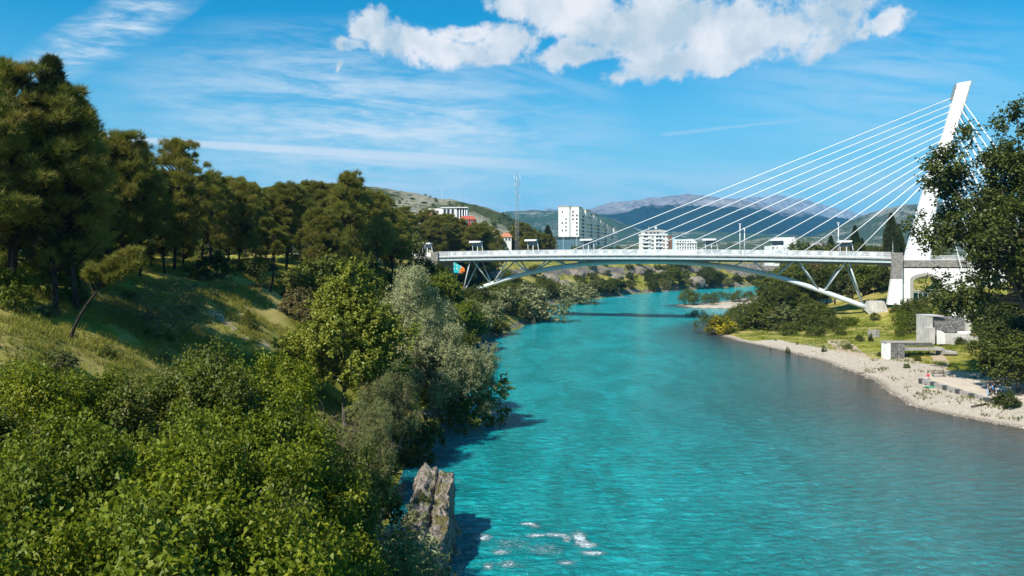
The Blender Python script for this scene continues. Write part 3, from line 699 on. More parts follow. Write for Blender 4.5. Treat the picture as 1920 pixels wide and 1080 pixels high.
# pylon, leaning back over the right bank
pl = [(1699,474),(1708,440),(1740,326),(1768,252),(1785,190),(1794,157)]; pr_ = [(1743,474),(1747,436),(1762,336),(1785,262),(1808,196),(1821,153)]
rings = []
for (a, b), (c, d_) in zip(pl, pr_):
    s0, z0 = loc(a, b, 6); s1, z1 = loc(c, d_, 6); h_ = 2.3-1.0*(474-b)/320; q = .35
    zc0, zc1 = z0, z1
    rings.append([(s0, 6-h_+q, zc0), (s0+q, 6-h_, zc0), (s1-q, 6-h_, zc1), (s1, 6-h_+q, zc1), (s1, 6+h_-q, zc1), (s1-q, 6+h_, zc1), (s0+q, 6+h_, zc0), (s0, 6+h_-q, zc0)])
b0 = [(x+(-1.2 if i in (0, 1, 6, 7) else -1.0), y, 14.0) for i, (x, y, z) in enumerate(rings[0])]
pyl = MB().loft([b0]+rings).build('pylon', plain('pylon_white', (.80, .80, .79), .55, .3, .06, .25, .05), br)
for k_ in range(len(rings)-1):
    for t_ in (.25, .75):
        rj = []
        for dz_ in (-.045, .045):
            pts_ = [Vector(p)*(1-t_)+Vector(q)*t_ for p, q in zip(rings[k_], rings[k_+1])]; cc_ = sum(pts_, Vector())/8
            rj.append([tuple(cc_+(p-cc_)*1.008+Vector((0, 0, dz_))) for p in pts_])
        MB().loft(rj).build('panel_joint', M_grey, pyl)
lad = MB()
for t in np.linspace(.0, 1, 7):
    s0, z0 = loc(1784.5+(1793-1784.5)*t, 186+(160-186)*t, 6); lad.box(s0-.45, s0-.1, 5.4, 6.6, z0-.2, z0+.2)
lad.build('anchor_bracket', M_grey, pyl)
dk = [1050, 1098, 1146, 1193, 1243, 1292, 1340, 1392, 1443, 1494, 1545, 1596]
for i, px in enumerate(dk):
    t = i/11; s1, z1 = loc(1785-46*t, 182+151*t, 6); s0, _ = loc(px, 471, 6)
    MB().tube([(s0, 6, zr(s0)-1.7), (s1+.6, 6, z1)], .125, 8).build('cable', M_white, br, True)
for i in range(12):
    t = i/11
    for sgn, yy in ((1, -14.0), (-1, 26.0)):
        s1, z1 = loc(1802-44*t, 187+150*t, 6-1.2*sgn)
        s0 = BL+41-26*t
        MB().tube([(s1, 6-1.5*sgn, z1), (s0, yy, 20.5-4*t)], .115, 8).build('stay', M_white, br, True)
# right abutment
S0 = BL+.05
ab = thing('stone_abutment', 'rubble stone pillar and white arched retaining wall carrying the right end of the bridge', 'abutment', (*wld(S0, 0), 0), math.atan2(bu[1], bu[0]))
s2 = 3.1
def L2(px, py, yl=0): s, z = loc(px, py, yl); return s-S0, z
m = MB(); m.box(.1, s2, -.55, 1.8, 14.0, 21.8); m.build('pillar', M_stone, ab)
m = MB(); m.loft([[(-1.0, -.9, 6.5), (s2-.2, -.9, 6.5), (s2-.2, 1.6, 6.5), (-1.0, 1.6, 6.5)], [(.05, -.62, 13.99), (s2-.15, -.62, 13.99), (s2-.15, 1.7, 13.99), (.05, 1.7, 13.99)]]); m.build('pillar_base', M_wall, ab)
wz = L2(1760, 503)[1]; we = 30.0
ax0, _ = L2(1712.5, 555, .6); ax1, _ = L2(1759, 555, .6); zsp = L2(1735, 527, .6)[1]; zcr = L2(1735, 517.5, .6)[1]
def arc(k, gx=0.0, gz=0.0, n=12):
    t = np.linspace(0, 1, n+1); x = ax0-gx+(ax1-ax0+2*gx)*t; return [(float(a), float(zsp+gz+(zcr-zsp)*math.sin(math.pi*b)**.75)) for a, b in zip(x, t)]
wl = MB(); y0, y1 = .6, 1.9
def quad_xz(pts, y0=y0, y1=y1): wl.prism(pts, y0, y1, 'y')
quad_xz([(s2-.05, 5), (ax0, 5), (ax0, zsp), (ax0, wz), (s2-.05, wz)])
quad_xz([(ax1, 5), (we, 9), (we, wz), (ax1, wz), (ax1, zsp)])
A_ = arc(12)
for (xa, za), (xb, zb) in zip(A_[:-1], A_[1:]): quad_xz([(xa, za), (xb, zb), (xb, wz), (xa, wz)])
wl.build('retaining_wall', M_wall, ab)
fr = MB(); O_ = arc(12, .85, .85)
for i in range(12): fr.prism([A_[i], A_[i+1], O_[i+1], O_[i]], y0-.16, y1-.1, 'y')
fr.prism([(ax0-.85, 5), (ax0, 5), A_[0], O_[0]], y0-.16, y1-.1, 'y'); fr.prism([(ax1, 5), (ax1+.85, 5), O_[-1], A_[-1]], y0-.16, y1-.1, 'y')
fr.build('arch_surround', M_stonecap, ab)
rl = MB(); zb = L2(1735, 543, .6)[1]
for z_ in (0, -.45, -.9): rl.box(ax0, ax1, .9, .96, zb+z_-.04, zb+z_+.04)
for s in np.linspace(ax0+.1, ax1-.1, 6): rl.box(s-.04, s+.04, .9, .97, zb-2.6, zb)
rl.build('opening_railing', M_steel, ab)
MB().box(s2, 44, .75, 1.7, wz, wz+.35).build('shadow_joint', M_dkgrey, ab)
MB().box(s2, 44, .3, 2.0, wz+.352, wz+2.35).build('stone_parapet', M_stone, ab)
m = MB(); m.box(s2, 44, .5, .62, wz+3.55, wz+3.68); m.box(s2, 44, .5, .62, wz+2.4, wz+2.5)
for s in np.arange(s2+.2, 44, .16): m.box(s-.02, s+.02, .54, .58, wz+2.5, wz+3.55)
o = m.build('railing', M_white, ab); o['kind'] = 'stuff'
MB().box(-.3, 60, 2.02, DW-.3, 17.6, wz+2.0).build('road_slab', M_conc, ab)
MB().box(4, 44, DW-.28, DW+.6, 15, wz+3.2).build('far_parapet', M_stone, ab)
# concrete thrust block of the arch
fb_ = thing('concrete_thrust_block', 'pale concrete block that the right foot of the arch pushes against', 'footing', (*wld(0, 0), 0), math.atan2(bu[1], bu[0]))
F_ = [loc(a, b, 4.0) for a, b in [(1629.5,565),(1657.5,565),(1662,575),(1672.5,613),(1640.5,618),(1640.5,601),(1622,582)]]
m = MB(); m.prism([(a, b) for a, b in F_], 3.6, 8.4, 'y'); m.build('block', M_concw, fb_)
m = MB(); m.box(F_[4][0]-.35, F_[3][0]+.5, 3.3, 8.7, -2.0, F_[5][1]-1.3); m.build('plinth', M_concw, fb_)
# left abutment
lb = thing('left_stone_abutment', 'stone pillar and shaded pier under the left end of the bridge', 'abutment', (*wld(0, 0), 0), math.atan2(bu[1], bu[0]))
lb.name = 'stone_pier'
a0, a1 = loc(808, 480, -.3)[0], loc(821.5, 480, -.3)[0]
MB().box(a0, a1, -.6, 2.2, 10, 22.3).build('pillar', M_stone, lb)
b0_, b1_ = loc(823, 500, 3)[0], loc(838, 500, 3)[0]
MB().box(b0_, b1_, 2.4, 9.6, 8, 18.6).build('pier', M_stone, lb)
MB().box(a0-60, a1-.02, 2.25, DW, 17.5, 20.9).build('road_slab', M_conc, lb)
m = MB(); m.box(a0-55, a0, .3, .5, 20.8, 22.0); m.build('parapet', M_white, lb)
# foot where the arch meets the left cliff
xq, yq = wld(asz[0][0]-1.2, 6)
m = MB(); m.loft([[(-1.6, -2, -4), (1.8, -2, -4), (1.8, 2, -4), (-1.6, 2, -4)], [(-1.5, -1.6, 1.0), (.6, -1.6, .4), (.6, 1.6, .4), (-1.5, 1.6, 1.0)]])
o = m.build('arch_bearing', M_conc, None); o.location = (xq, yq, asz[0][1]-.3); o.rotation_euler.z = math.atan2(bu[1], bu[0])
tag(o, 'small concrete bearing block at the left foot of the arch on the cliff', 'footing')
# graffiti wall under the left end
mgf, g = newmat('graffiti_print'); p = g.obj(); x_, y_, z_ = g.sep(p)
nn = g.noise(p, .55, 4, .6, .8); q = x_ + (nn-.5)*3.4
cg = g.mix(g.ss(q, 1.9, 2.1), (.80, .82, .80), (.015, .50, .52)); cg = g.mix(g.ss(g.noise(p, .9, 3, .6), .56, .6), cg, (.8, .8, .78))
cg = g.mix(g.ss(q + z_*.9, 6.2, 6.4), cg, (.80, .80, .78)); cg = g.mix(g.ss(q - z_*.55, 4.7, 4.85), cg, (.82, .22, .03))
g.out(g.bsdf(cg, .8, .2))
x, y, _ = at(839, 285); x1_, _, _ = at(873, 285)
o = MB().prism([(0, -1.0), (x1_-x, -1.0), (x1_-x-.5, .9), (x1_-x-4.0, 2.9), (1.0, 3.9), (0, 4.0)], 0, .4, 'y').build('graffiti_wall', mgf, None, loc=(x, y, 15.6))
tag(o, 'white wall sprayed with turquoise and orange paint beneath the left end of the bridge', 'wall')
# shelters along the railing
def shelter(px, py, lab, wide=4.7, yl=9.6, flat=False):
    s, zt_ = loc(px, py, yl); x, y = wld(s, yl); z0 = zr(s)-1.62; h = zt_-z0
    t = thing('shelter', lab, 'shelter', (x, y, z0), math.atan2(bu[1], bu[0]), 'curved shelters along the bridge railing')
    w2 = wide/2
    MB().prism([(-w2, h-.1), (-w2, h-.62), (w2-.9, h-.55), (w2-.3, h-.28), (w2-.4, h), (-w2+.3, h+.02)], -1.1, 1.1, 'y').build('roof', M_white, t)
    MB().tube([(-w2+1.15, 0, 0), (-w2+1.0, 0, h*.55), (-w2+.7, 0, h-.5)], [.13, .12, .1], 8).build('leg', M_steel, t, True)
    MB().tube([(w2+.1, 0, 0), (w2+.05, 0, h*.4), (w2-.25, 0, h*.75), (w2-.8, 0, h-.35)], [.13]*4, 8).build('leg', M_steel, t, True)
    MB().box(.35, .6, -.1, .1, 0, h*.62).build('post', M_steel, t)
    MB().box(-w2+1.2, w2-.1, -.35, .1, .42, .52).build('seat', M_wood, t)
    MB().box(-w2+1.0, w2-.2, .5, .56, h*.62, h*.88).build('panel', M_grey, t)
for px, py, lab in [(799,455,'curved white shelter at the far left end of the bridge deck, beside the stone pillar'),(893,452,'curved white shelter on the bridge, second from the left end'),
    (997,449,'curved white shelter on the bridge in front of pines, left of the tall apartment blocks'),(1101,448,'curved white shelter on the bridge in front of the tall apartment blocks'),
    (1331,447.5,'flat white shelter on the bridge just right of the low white hotel'),(1456,448,'flat white shelter on the bridge in front of the white cubic building'),
    (1584,451,'flat white shelter on the bridge beside the tall white lamp post at its right end')]: shelter(px, py, lab)
def post(px, ptop, yl, lab, arm=True):
    s, zt_ = loc(px, ptop, yl); x, y = wld(s, yl); z0 = zr(s)-1.62
    t = thing('lamp_post', lab, 'lamp post', (x, y, z0), 0, 'lamp posts on the bridge')
    MB().tube([(0, 0, 0), (0, 0, zt_-z0)], [.17, .11], 8).build('pole', M_white, t, True)
    MB().box(-.5, .35, -.14, .14, zt_-z0-.05, zt_-z0+.13).build('lamp_head', M_steel, t)
post(1387.5, 420, 11, 'tall white lamp post on the middle of the bridge, left one of a pair'); post(1396, 428, 11.4, 'shorter white lamp post on the middle of the bridge, right one of a pair'); post(1572, 418, 11, 'tall white lamp post at the right end of the bridge deck')
# ------------------------------------------------------------------ town
WIN = {}
def win_mesh(w_, h_, dep=.18, frame=None):
    k = (round(w_, 2), round(h_, 2), frame.name if frame else '')
    if k not in WIN:
        a = MB(); a.box(-w_/2, w_/2, -.06, .1, -h_/2, h_/2); gm = a.mesh('window', M_glass)
        f = MB(); t = .12
        for b in ((-w_/2-t, -w_/2, -h_/2-t, h_/2+t), (w_/2, w_/2+t, -h_/2-t, h_/2+t)): f.box(b[0], b[1], -.14, .1, b[2], b[3])
        f.box(-w_/2, w_/2, -.14, .1, h_/2, h_/2+t); f.box(-w_/2, w_/2, -.2, .1, -h_/2-t, -h_/2)
        WIN[k] = (gm, f.mesh('window_frame', frame or M_wall))
    return WIN[k]
def window(par, x, y, z, w_, h_, rz=0, frame=True, fm=None):
    gm, f = win_mesh(w_, h_, frame=fm); o = obj('window', gm, par, (x, y, z), rz)
    if frame: obj('window_frame', f, o)
    return o
# tall stepped apartment blocks
ta = R(-15)
T0 = at(1047, 600); tw_ = thing('apartment_tower', 'tall white stepped apartment blocks with many small dark windows behind the blue glass building', 'apartment block', (T0[0], T0[1], 15), ta)
segs = [(0, 9, 0, 18, 46.5), (9.0, 16.4, 1.2, 18, 46.0), (3, 19.4, 18.02, 42, 44.8), (6, 22.4, 42.04, 62, 41.6), (9, 25.4, 62.06, 84, 38.0), (12.2, 28, 84.08, 106, 35.0), (15.4, 31.4, 106.1, 130, 32.5)]
rr = np.random.default_rng(5)
for i, (x0, x1, y0, y1, h) in enumerate(segs):
    wbl = MB().box(x0, x1, y0, y1, 0, h).build('wall', M_wall, tw_)
    MB().box(x0-.3, x1+.3, y0-.3 if i != 1 else y0, y1, h, h+.9).build('roof', M_conc, wbl)
    fr_ = [x0+3.2, x0+6.2] if i == 0 else ([x0+2.6, x0+5.8] if i == 1 else list(np.arange(x0+(x1-x0)*.48, x1-1, 3.2)))
    if i >= 2: fr_ = [q for q in np.arange(x0+1.8, x1-.8, 3.1)]
    for fl in range(int(h/3)-1):
        for q in fr_:
            if rr.random() < (.62 if i < 2 else .8): window(wbl, q, y0, 3.6+fl*3.0, 1.3 if i else 1.1, 1.5, 0, False)
        if i >= 1:
            for q in np.arange(y0+3, y1-1, 5.2):
                if rr.random() < .8: window(wbl, x1, q, 3.6+fl*3.0, 1.7, 1.5, R(90), False)
                if fl % 2 == 0 and i >= 2 and rr.random() < .5: MB().box(x1, x1+1.1, q-2, q+2, 2.5+fl*3, 3.5+fl*3).build('balcony', M_concw, wbl)
# blue glass building with a rainbow mural
x, y, _ = at(1045, 545); x1_ = at(1068, 545)[0]; x2_ = at(1087, 545)[0]
bg_ = thing('glass_building', 'blue glass building with dark roof and a rainbow painted on its white end', 'building', (x, y, 15))
MB().box(0, x1_-x, 0, 14, 0, 11.5).build('white_wall', M_wall, bg_); wg = MB().box(x1_-x, x2_-x, -.6, 14, 0, 20).build('glass_front', M_blglass, bg_)
MB().box(-.4, x1_-x, -.4, 14, 11.5, 20).build('glass_upper_storey', M_blglass, bg_); MB().box(-.8, x2_-x+.6, -1.2, 14.4, 20, 21).build('roof', M_dkgrey, bg_)
for k, q in enumerate(np.linspace(x1_-x+.6, x2_-x-.4, 6)): MB().box(q-.08, q+.08, -.75, -.58, 2, 19.8).build('mullion', M_grey, wg)
for r_, c_ in ((4.6, (.60, .10, .07)), (4.0, (.75, .45, .04)), (3.4, (.62, .60, .06)), (2.8, (.12, .42, .12)), (2.2, (.06, .30, .5))):
    MB().prism([(5.6+r_*math.cos(a), 6.5+r_*math.sin(a)) for a in np.linspace(.5, 2.7, 14)]+[(5.6+(r_-.6)*math.cos(a), 6.5+(r_-.6)*math.sin(a)) for a in np.linspace(2.7, .5, 14)], -.09, -.02, 'y').build('rainbow_stripe', plain('mural_paint', c_, .8, .2, .1), bg_)
# terraced apartments with balconies
x, y, _ = at(1205, 520); sc_ = 520/FPX
tb = thing('terraced_apartment_house', 'white terraced apartment house with balconies, red-brown shutters and roof aerials behind the bridge', 'apartment block', (x, y, 15))
W_ = 57*sc_; zf = lambda py: CAM_H+(HY-py)/FPX*520-15
body = MB().box(0, W_-3, 1.2, 15, 0, zf(440)).build('wall', M_wall, tb)
up = MB().box(1.2, W_-5, 2.4, 14, zf(440)+.01, zf(435)).build('upper_wall', M_wall, tb)
MB().box(-.4, W_-3.6, .6, 15.4, zf(440)+.02-.5, zf(438.5)).build('terrace_roof', M_white, tb)
MB().prism([(1.0, zf(435)), (1.0, zf(433.5)), (6, zf(431)), (W_-9, zf(430)), (W_-3.5, zf(432.5)), (W_-3.5, zf(435))], 1.6, 15, 'y').build('roof', M_concw, tb)
MB().box(W_-2.98, W_, 2.2, 15, 0, zf(441.5)).build('brown_corner', plain('brown_render', (.24, .13, .09), .85, .2), tb)
z_ = zf(466)
M_shut = plain('brown_shutter', (.30, .15, .09), .8, .2)
for fl in range(4):
    zc = zf(463.5)-1.2+fl*2.75
    MB().box(-.3, 5.4, -.2, 1.2, zc-1.35, zc-.35).build('balcony', M_white, tb)
    MB().box(9.2, 13.6, .2, 1.2, zc-1.35, zc-.55).build('balcony', M_white, tb)
    for q, w__ in ((2.4, 3.4), (7.3, 1.1), (10.3, 1.6), (12.5, 1.6)): window(body, q, 1.2, zc+.15, w__, 1.6)
    for q in (15.1, 17.4):
        o = MB().box(q-.5, q+.5, 1.05, 1.2, zc-.6, zc+.9).build('shutter', M_shut, body)
for q in (3, 6.2, 8.6, 11.2, 14): window(up, q, 2.4, zf(437), 1.5, 1.1)
MB().tube([(5, 4, zf(431)), (5, 4, zf(424))], .12, 6).build('aerial', M_white, tb)
m = MB(); m.loft([[(10+.9*math.cos(a)*math.cos(b), 4+.9*math.sin(a)*math.cos(b), zf(427)+.9*math.sin(b)) for a in np.linspace(0, 6.283, 10, False)] for b in np.linspace(-1.5, 1.5, 8)])
m.box(9.8, 10.2, 3.8, 4.2, zf(432), zf(428)); m.build('satellite_dome', M_white, tb, True)
# low white hotel
x, y, _ = at(1263, 560); sc_ = 560/FPX
hb = thing('white_hotel', 'low white hotel with a slanting white roof edge, right of the terraced apartments', 'hotel', (x, y, 15)); zf = lambda py: CAM_H+(HY-py)/FPX*560-15
W_ = 45*sc_; hw = MB().box(1.4, W_-.6, 0, 16, 0, zf(456)).build('wall', M_wall, hb); MB().box(-1.6, 1.38, 1.5, 14, 0, zf(445)).build('stair_tower', plain('pale_blue_render', (.42, .58, .66), .8, .2, .1), hb)
rf = MB().prism([(1.2, zf(456)+.01), (1.2, zf(449)), (W_-3.5, zf(448.6)), (W_+.2, zf(456)+.01)], -.5, 16, 'y').build('roof', M_white, hb)
for q in np.arange(3.2, W_-1.5, 1.9):
    for py in (459, 463.5, 467.5): window(hw, q, 0, zf(py), .9, 1.1, 0, False)
    if q < W_-3.5: window(rf, q, -.5, zf(452.8), .9, 1.1, 0, False)
# white cubic building
x, y, _ = at(1444, 520); sc_ = 520/FPX; zf = lambda py: CAM_H+(HY-py)/FPX*520-15
cb = thing('white_cubic_building', 'blank white building of stacked cubes with a shaded recess near the right bridge end', 'building', (x, y, 15))
MB().box(8.4, 15.2, 0, 12, 0, zf(448.5)).build('wall', M_wall, cb); MB().box(0, 8.38, .6, 12, 0, zf(461)).build('low_wall', M_wall, cb); MB().box(16.2, 18.2, 0, 12, 0, zf(449)).build('end_wall', M_wall, cb)
MB().box(15.22, 16.18, 1.6, 12, 0, zf(449.5)).build('recess', M_blglass, cb); MB().box(7, 17.4, 1, 11.5, zf(448.4), zf(445)).build('roof_storey', M_wall, cb); MB().box(13.4, 15.1, -.12, 0, zf(468), zf(458)).build('dark_window', M_blglass, cb)
for q in (2.2, 5.4): window(cb, q, .6, zf(464.5), 1.4, 1.0)
MB().box(3.0, 5.0, .8, 3, zf(460.9), zf(458.6)).build('roof_box', M_concw, cb)
def house(px, py_top, py_eave, width, Y, wall, roof, lab, depth=9, zb=14, cat='house', rows=1, ncol=3, hip=1.5):
    x, y, _ = at(px, Y); w_ = width*Y/FPX; z = lambda q: CAM_H+(HY-q)/FPX*Y-zb
    t = thing('house', lab, cat, (x-w_/2, y, zb)); wb = MB().box(0, w_, 0, depth, 0, z(py_eave)).build('wall', wall, t)
    e, r_ = z(py_eave), z(py_top)
    MB().add([(-.5, -.5, e), (w_+.5, -.5, e), (w_+.5, depth+.5, e), (-.5, depth+.5, e), (hip, depth/2, r_), (w_-hip, depth/2, r_), (-.5, -.5, e-.25), (w_+.5, -.5, e-.25), (w_+.5, depth+.5, e-.25), (-.5, depth+.5, e-.25)],
        [(0, 1, 5, 4), (1, 2, 5), (2, 3, 4, 5), (3, 0, 4), (0, 6, 7, 1), (1, 7, 8, 2), (2, 8, 9, 3), (3, 9, 6, 0), (6, 9, 8, 7)]).build('roof', roof, t)
    for rw in range(rows):
        for k in range(ncol): window(wb, w_*(k+.7)/(ncol+.4), 0, e-1.5-rw*2.9, min(1.2, w_/ncol*.5), 1.3)
    return t
house(924, 433, 441, 26, 420, M_concw, M_orange, 'small house with pale orange tiled roof half hidden by the pines, beside a white mast', 9)
house(949, 436, 444, 20, 430, M_wall, M_orange, 'white house with faded orange roof between two pine clumps left of the tower blocks', 9)
house(876, 404, 411, 30, 430, M_redwall, M_red, 'red walled house with a red roof below the colonnaded white villa', 10)
house(1533, 455, 461, 24, 620, plain('grey_render', (.36, .34, .34), .85), plain('slate_grey_roof', (.27, .25, .26), .8), 'grey house with a hipped grey roof behind the right end of the bridge', 10, 14, 'house', 1, 3)
house(1516, 461, 465, 14, 640, M_wall, plain('pale_roof', (.5, .46, .42), .8), 'small white house left of the grey hipped house', 8, 14)
house(812, 398, 404, 16, 440, M_cream, plain('pink_roof', (.5, .2, .16), .8), 'cream house with a pinkish roof at the left of the colonnaded villa', 8)
x, y, _ = at(936, 400); o = MB().box(-1.8, 1.9, 0, 3, 0, 9.6).build('kiosk', M_wall, None, loc=(x, y, 15)); tag(o, 'plain white kiosk standing behind the left half of the bridge railing', 'kiosk')
x, y, _ = at(950, 410); o = MB().box(-2.4, 2.4, 0, .4, 0, 7.2).build('billboard', M_concw, None, loc=(x, y, 15)); tag(o, 'pale blank hoarding right of the white kiosk behind the bridge', 'hoarding')
# colonnaded villa
x, y, _ = at(803, 450); sc_ = 450/FPX; zf = lambda py: CAM_H+(HY-py)/FPX*450-30
va = thing('colonnaded_villa', 'long white flat-roofed villa with tall dark windows between columns on the wooded slope', 'villa', (x, y, 30))
MB().box(0, 8, 0, 12, 0, zf(391)).build('side_wing', M_wall, va); MB().box(8, 17, -1, 12, 0, zf(390)).build('wall', M_wall, va)
e_ = MB().box(17.02, 23.5, .6, 12, 0, zf(390.5)).build('glazed_wing', M_glass, va); MB().box(7.6, 24, -1.6, 12.4, zf(390)+.01, zf(388.5)).build('roof', M_white, va)
for q in (17.2, 18.8, 20.4, 22, 23.3): MB().tube([(q, -.6, 0), (q, -.6, zf(390))], .26, 8).build('column', M_white, e_, True)
for q in (10, 12.2, 14.8): window(va, q, -1, zf(397), 1.5, 3.2)
for q in (2.6, 5.6): window(va, q, 0, zf(397), 1.3, 1.5)
# lattice mast
x, y, _ = at(969.5, 420); z0 = zt(x, y)-.3; zt_ = CAM_H+(HY-325)/FPX*420
ms = thing('lattice_mast', 'slender steel lattice telecom mast with antenna panels above the pines', 'mast', (x, y, z0)); H_ = zt_-z0
hw_ = lambda z: 1.25-.3*z/H_
legs = MB()
for a in range(3):
    t_ = a*2.094+.5; MB().tube([(hw_(0)*math.cos(t_), hw_(0)*math.sin(t_), 0), (hw_(H_)*math.cos(t_), hw_(H_)*math.sin(t_), H_)], [.08, .06], 6).build('mast_leg', M_grey, ms)
k = MB(); zs = np.arange(0, H_-1, 1.7)
for a in range(3):
    for j, z in enumerate(zs):
        t1, t2 = a*2.094+.5, (a+1)*2.094+.5
        if j % 2: t1, t2 = t2, t1
        k.tube([(hw_(z)*math.cos(t1), hw_(z)*math.sin(t1), z), (hw_(z+1.7)*math.cos(t2), hw_(z+1.7)*math.sin(t2), z+1.7)], .035, 4, False)
k.build('bracing', M_grey, ms)
for a, z in ((0, H_-2.2), (1.6, H_-2.6), (3.1, H_-2.2), (4.6, H_-3), (0.4, H_-6.2), (2.6, H_-6.4), (3.9, H_-11), (.2, H_-13)):
    MB().box(-.14, .14, -.1, .1, -1.1, 1.1).build('antenna_panel', M_concw if z < H_-5 else M_steel, ms, False, (1.6*math.cos(a), 1.6*math.sin(a), z))
MB().tube([(0, 0, H_-.2), (0, 0, H_+2.2)], .04, 5).build('lightning_rod', M_grey, ms)
def thin_mast(px, pyt, pyb, Y, lab, r_=.25):
    x, y, z1 = at(px, Y, pyt); z0 = at(px, Y, pyb)[2] if Y > 900 else zt(x, y)-.2
    t = thing('aerial_mast', lab, 'mast', (x, y, z0)); MB().tube([(0, 0, 0), (0, 0, z1-z0)], [r_, r_*.5], 6).build('pole', M_steel, t); MB().tube([(-r_*3, 0, (z1-z0)*.82), (r_*3, 0, (z1-z0)*.82)], r_*.4, 5).build('crossarm', M_steel, t)
thin_mast(828.5, 353, 371, 1050, 'thin pale mast on the crest of the scrub hill, left one', .3); thin_mast(862, 363, 377, 1050, 'thin short mast on the crest of the scrub hill, right one', .22); thin_mast(947, 384, 402, 1050, 'thin mast low on the right shoulder of the scrub hill', .2)
thin_mast(935, 434, 470, 430, 'slim white pole in front of the orange roofed house', .1); thin_mast(1081, 436, 470, 500, 'slim pale pole before the blue glass building', .14); thin_mast(1056, 438, 470, 500, 'slim pole at the left corner of the blue glass building', .12)
thin_mast(710.5, 444, 470, 190, 'slim grey pole among the pines left of the bridge, left one', .09); thin_mast(722.5, 447, 470, 190, 'slim grey pole among the pines left of the bridge, right one', .09); thin_mast(787, 445, 474, 255, 'slim grey lamp pole by the leftmost shelter', .1); thin_mast(797, 452, 478, 262, 'thin dark pole behind the leftmost shelter', .07)
x, y, z = at(1663, 250, 463); thin_mast(1674, 452, 474, 235, 'short round headed lamp at the top of the right stone pillar', .1)
# hedges of tiny town trees and shrubs on the scrub hill: counted by nobody
def scatter(name, P, Hs, leafmat, seed, n=46, label=None):
    r = np.random.default_rng(seed); P = np.array(P); Hs = np.array(Hs); i = np.repeat(np.arange(len(P)), n)
    u = unit(r.normal(size=(len(i), 3))); h = Hs[i][:, None]
    Q = P[i]+u*h*np.array([.5, .5, .48])*(.4+.6*r.random((len(i), 1)))+np.array([0, 0, .42])*h
    V = (Q[:, None, :]+r.normal(size=(len(i), 3, 3))*h[:, None, :]*.15).reshape(-1, 3)
    me = np_mesh(name, V, np.arange(len(V)).reshape(-1, 3), [leafmat]); return tag(obj(name, me), kind='stuff')
Xg, Yg, Zg = HG; r = np.random.default_rng(3); P, Hs = [], []
for _ in range(900):
    i, j = int(r.random()**.7*Xg.shape[0]*.74), r.integers(0, Xg.shape[1]); d_ = vnoise(np.array([Xg[i, j]/40]), np.array([Yg[i, j]/40]), 3)[0]
    low_ = 1-(Zg[i, j]-20)/90
    if d_*.7+low_*.55 > .52: P.append((Xg[i, j], Yg[i, j], Zg[i, j])); Hs.append(3.0+4.5*r.random()*(.5+low_))
scatter('hill_scrub', P, Hs, M_dark, 8)
# ------------------------------------------------------------------ left bank plants
def put(kind, px, Y, ptop, label, group=None, leaf=None, wide=1.0, cat='tree', name=None, sink=.3, hmin=.6, x=None, rz=None):
    if x is None: x = (px-960)/FPX*Y
    z = zt(x, Y)
    h = max(hmin, CAM_H+(HY-ptop)/FPX*Y - z + sink)
    return kind.place(x, Y, z-sink, h, label, group, rz, leaf, wide, cat, name)
G_bel = 'olive green pines in the wood along the left slope'
big = [(PINE[1],28,62,112,'tallest broad olive pine at the left edge of the photo, standing on the grass slope'),
 (FIR,97,62,112,'narrow dark conifer with a pointed ragged top rising from the big pines at the left'),
 (PINE[0],140,64,160,'big dark pine with bare twin trunks just right of the narrow conifer'),
 (PINE[2],200,84,236,'rounded olive pine leaning towards the river, right edge of the tallest clump'),
 (PINE[3],-50,56,120,'huge dark pine cut by the left edge of the photo'),
 (PINE[1],330,98,258,'rounded olive pine with a knobbly top, second clump from the left'),
 (PINE[0],392,112,320,'lower pine on the right side of the second clump'),
 (PINE[3],262,88,282,'dense dark pine filling the gap between the two left clumps'),
 (PINE_S,508,105,412,'small lone pine with a clear straight dark trunk on the open grass'),
 (PINE[2],612,122,386,'mid sized pine with dark trunk above the yellow green poplar'),
 (PINE[0],648,140,318,'highest pine of the wood, knobbly crown standing above its neighbours'),
 (PINE[3],690,150,354,'tall pine with two dark bare trunks at the right end of the wood'),
 (PINE[1],450,118,338,'broad pine behind the small lone pine'),
 (PINE[2],345,106,372,'low dark pine overhanging the shaded slope')]
LEANP.place((122-960)/FPX*57, 57, zt((122-960)/FPX*57, 57)-.3, 7.5, 'small pine with a dark trunk leaning far over to the right at the left edge', rz=.1)
for k, px, Y, pt, lab in big: put(k, px, Y, pt, lab, wide=1.0 if k is not FIR else 1.15)
r = np.random.default_rng(12)
for px, Y, pt in [(425,122,322),(480,128,345),(500,140,352),(535,132,340),(565,138,345),(590,150,335),(625,155,338),(668,160,332),(705,170,366),(735,178,386),(545,160,345),(460,150,335),(520,170,350),(575,175,345),(610,180,342),(650,185,350),
    (10,80,230),(60,90,200),(130,95,240),(-30,75,180),(180,100,270),(225,92,262),(265,110,300),(300,120,310),(340,130,320),(380,125,330),(415,140,335),(150,75,260),(90,78,230),(20,70,250),(-80,66,200),(150,72,350),(310,95,330),
    (730,190,384),(752,200,402)]:
    put(PINE[r.integers(4)], px, Y, pt+r.normal()*4, 'olive green pine packed in the wood behind the tallest pines at the left edge' if px < 235 else 'olive green pine packed in the wood behind the second clump of the left slope' if px < 440 else 'olive green pine packed in the wood left of the bridge, around the highest knobbly pine', G_bel, wide=.95+.25*r.random())
G2 = 'pines around the left end of the bridge'
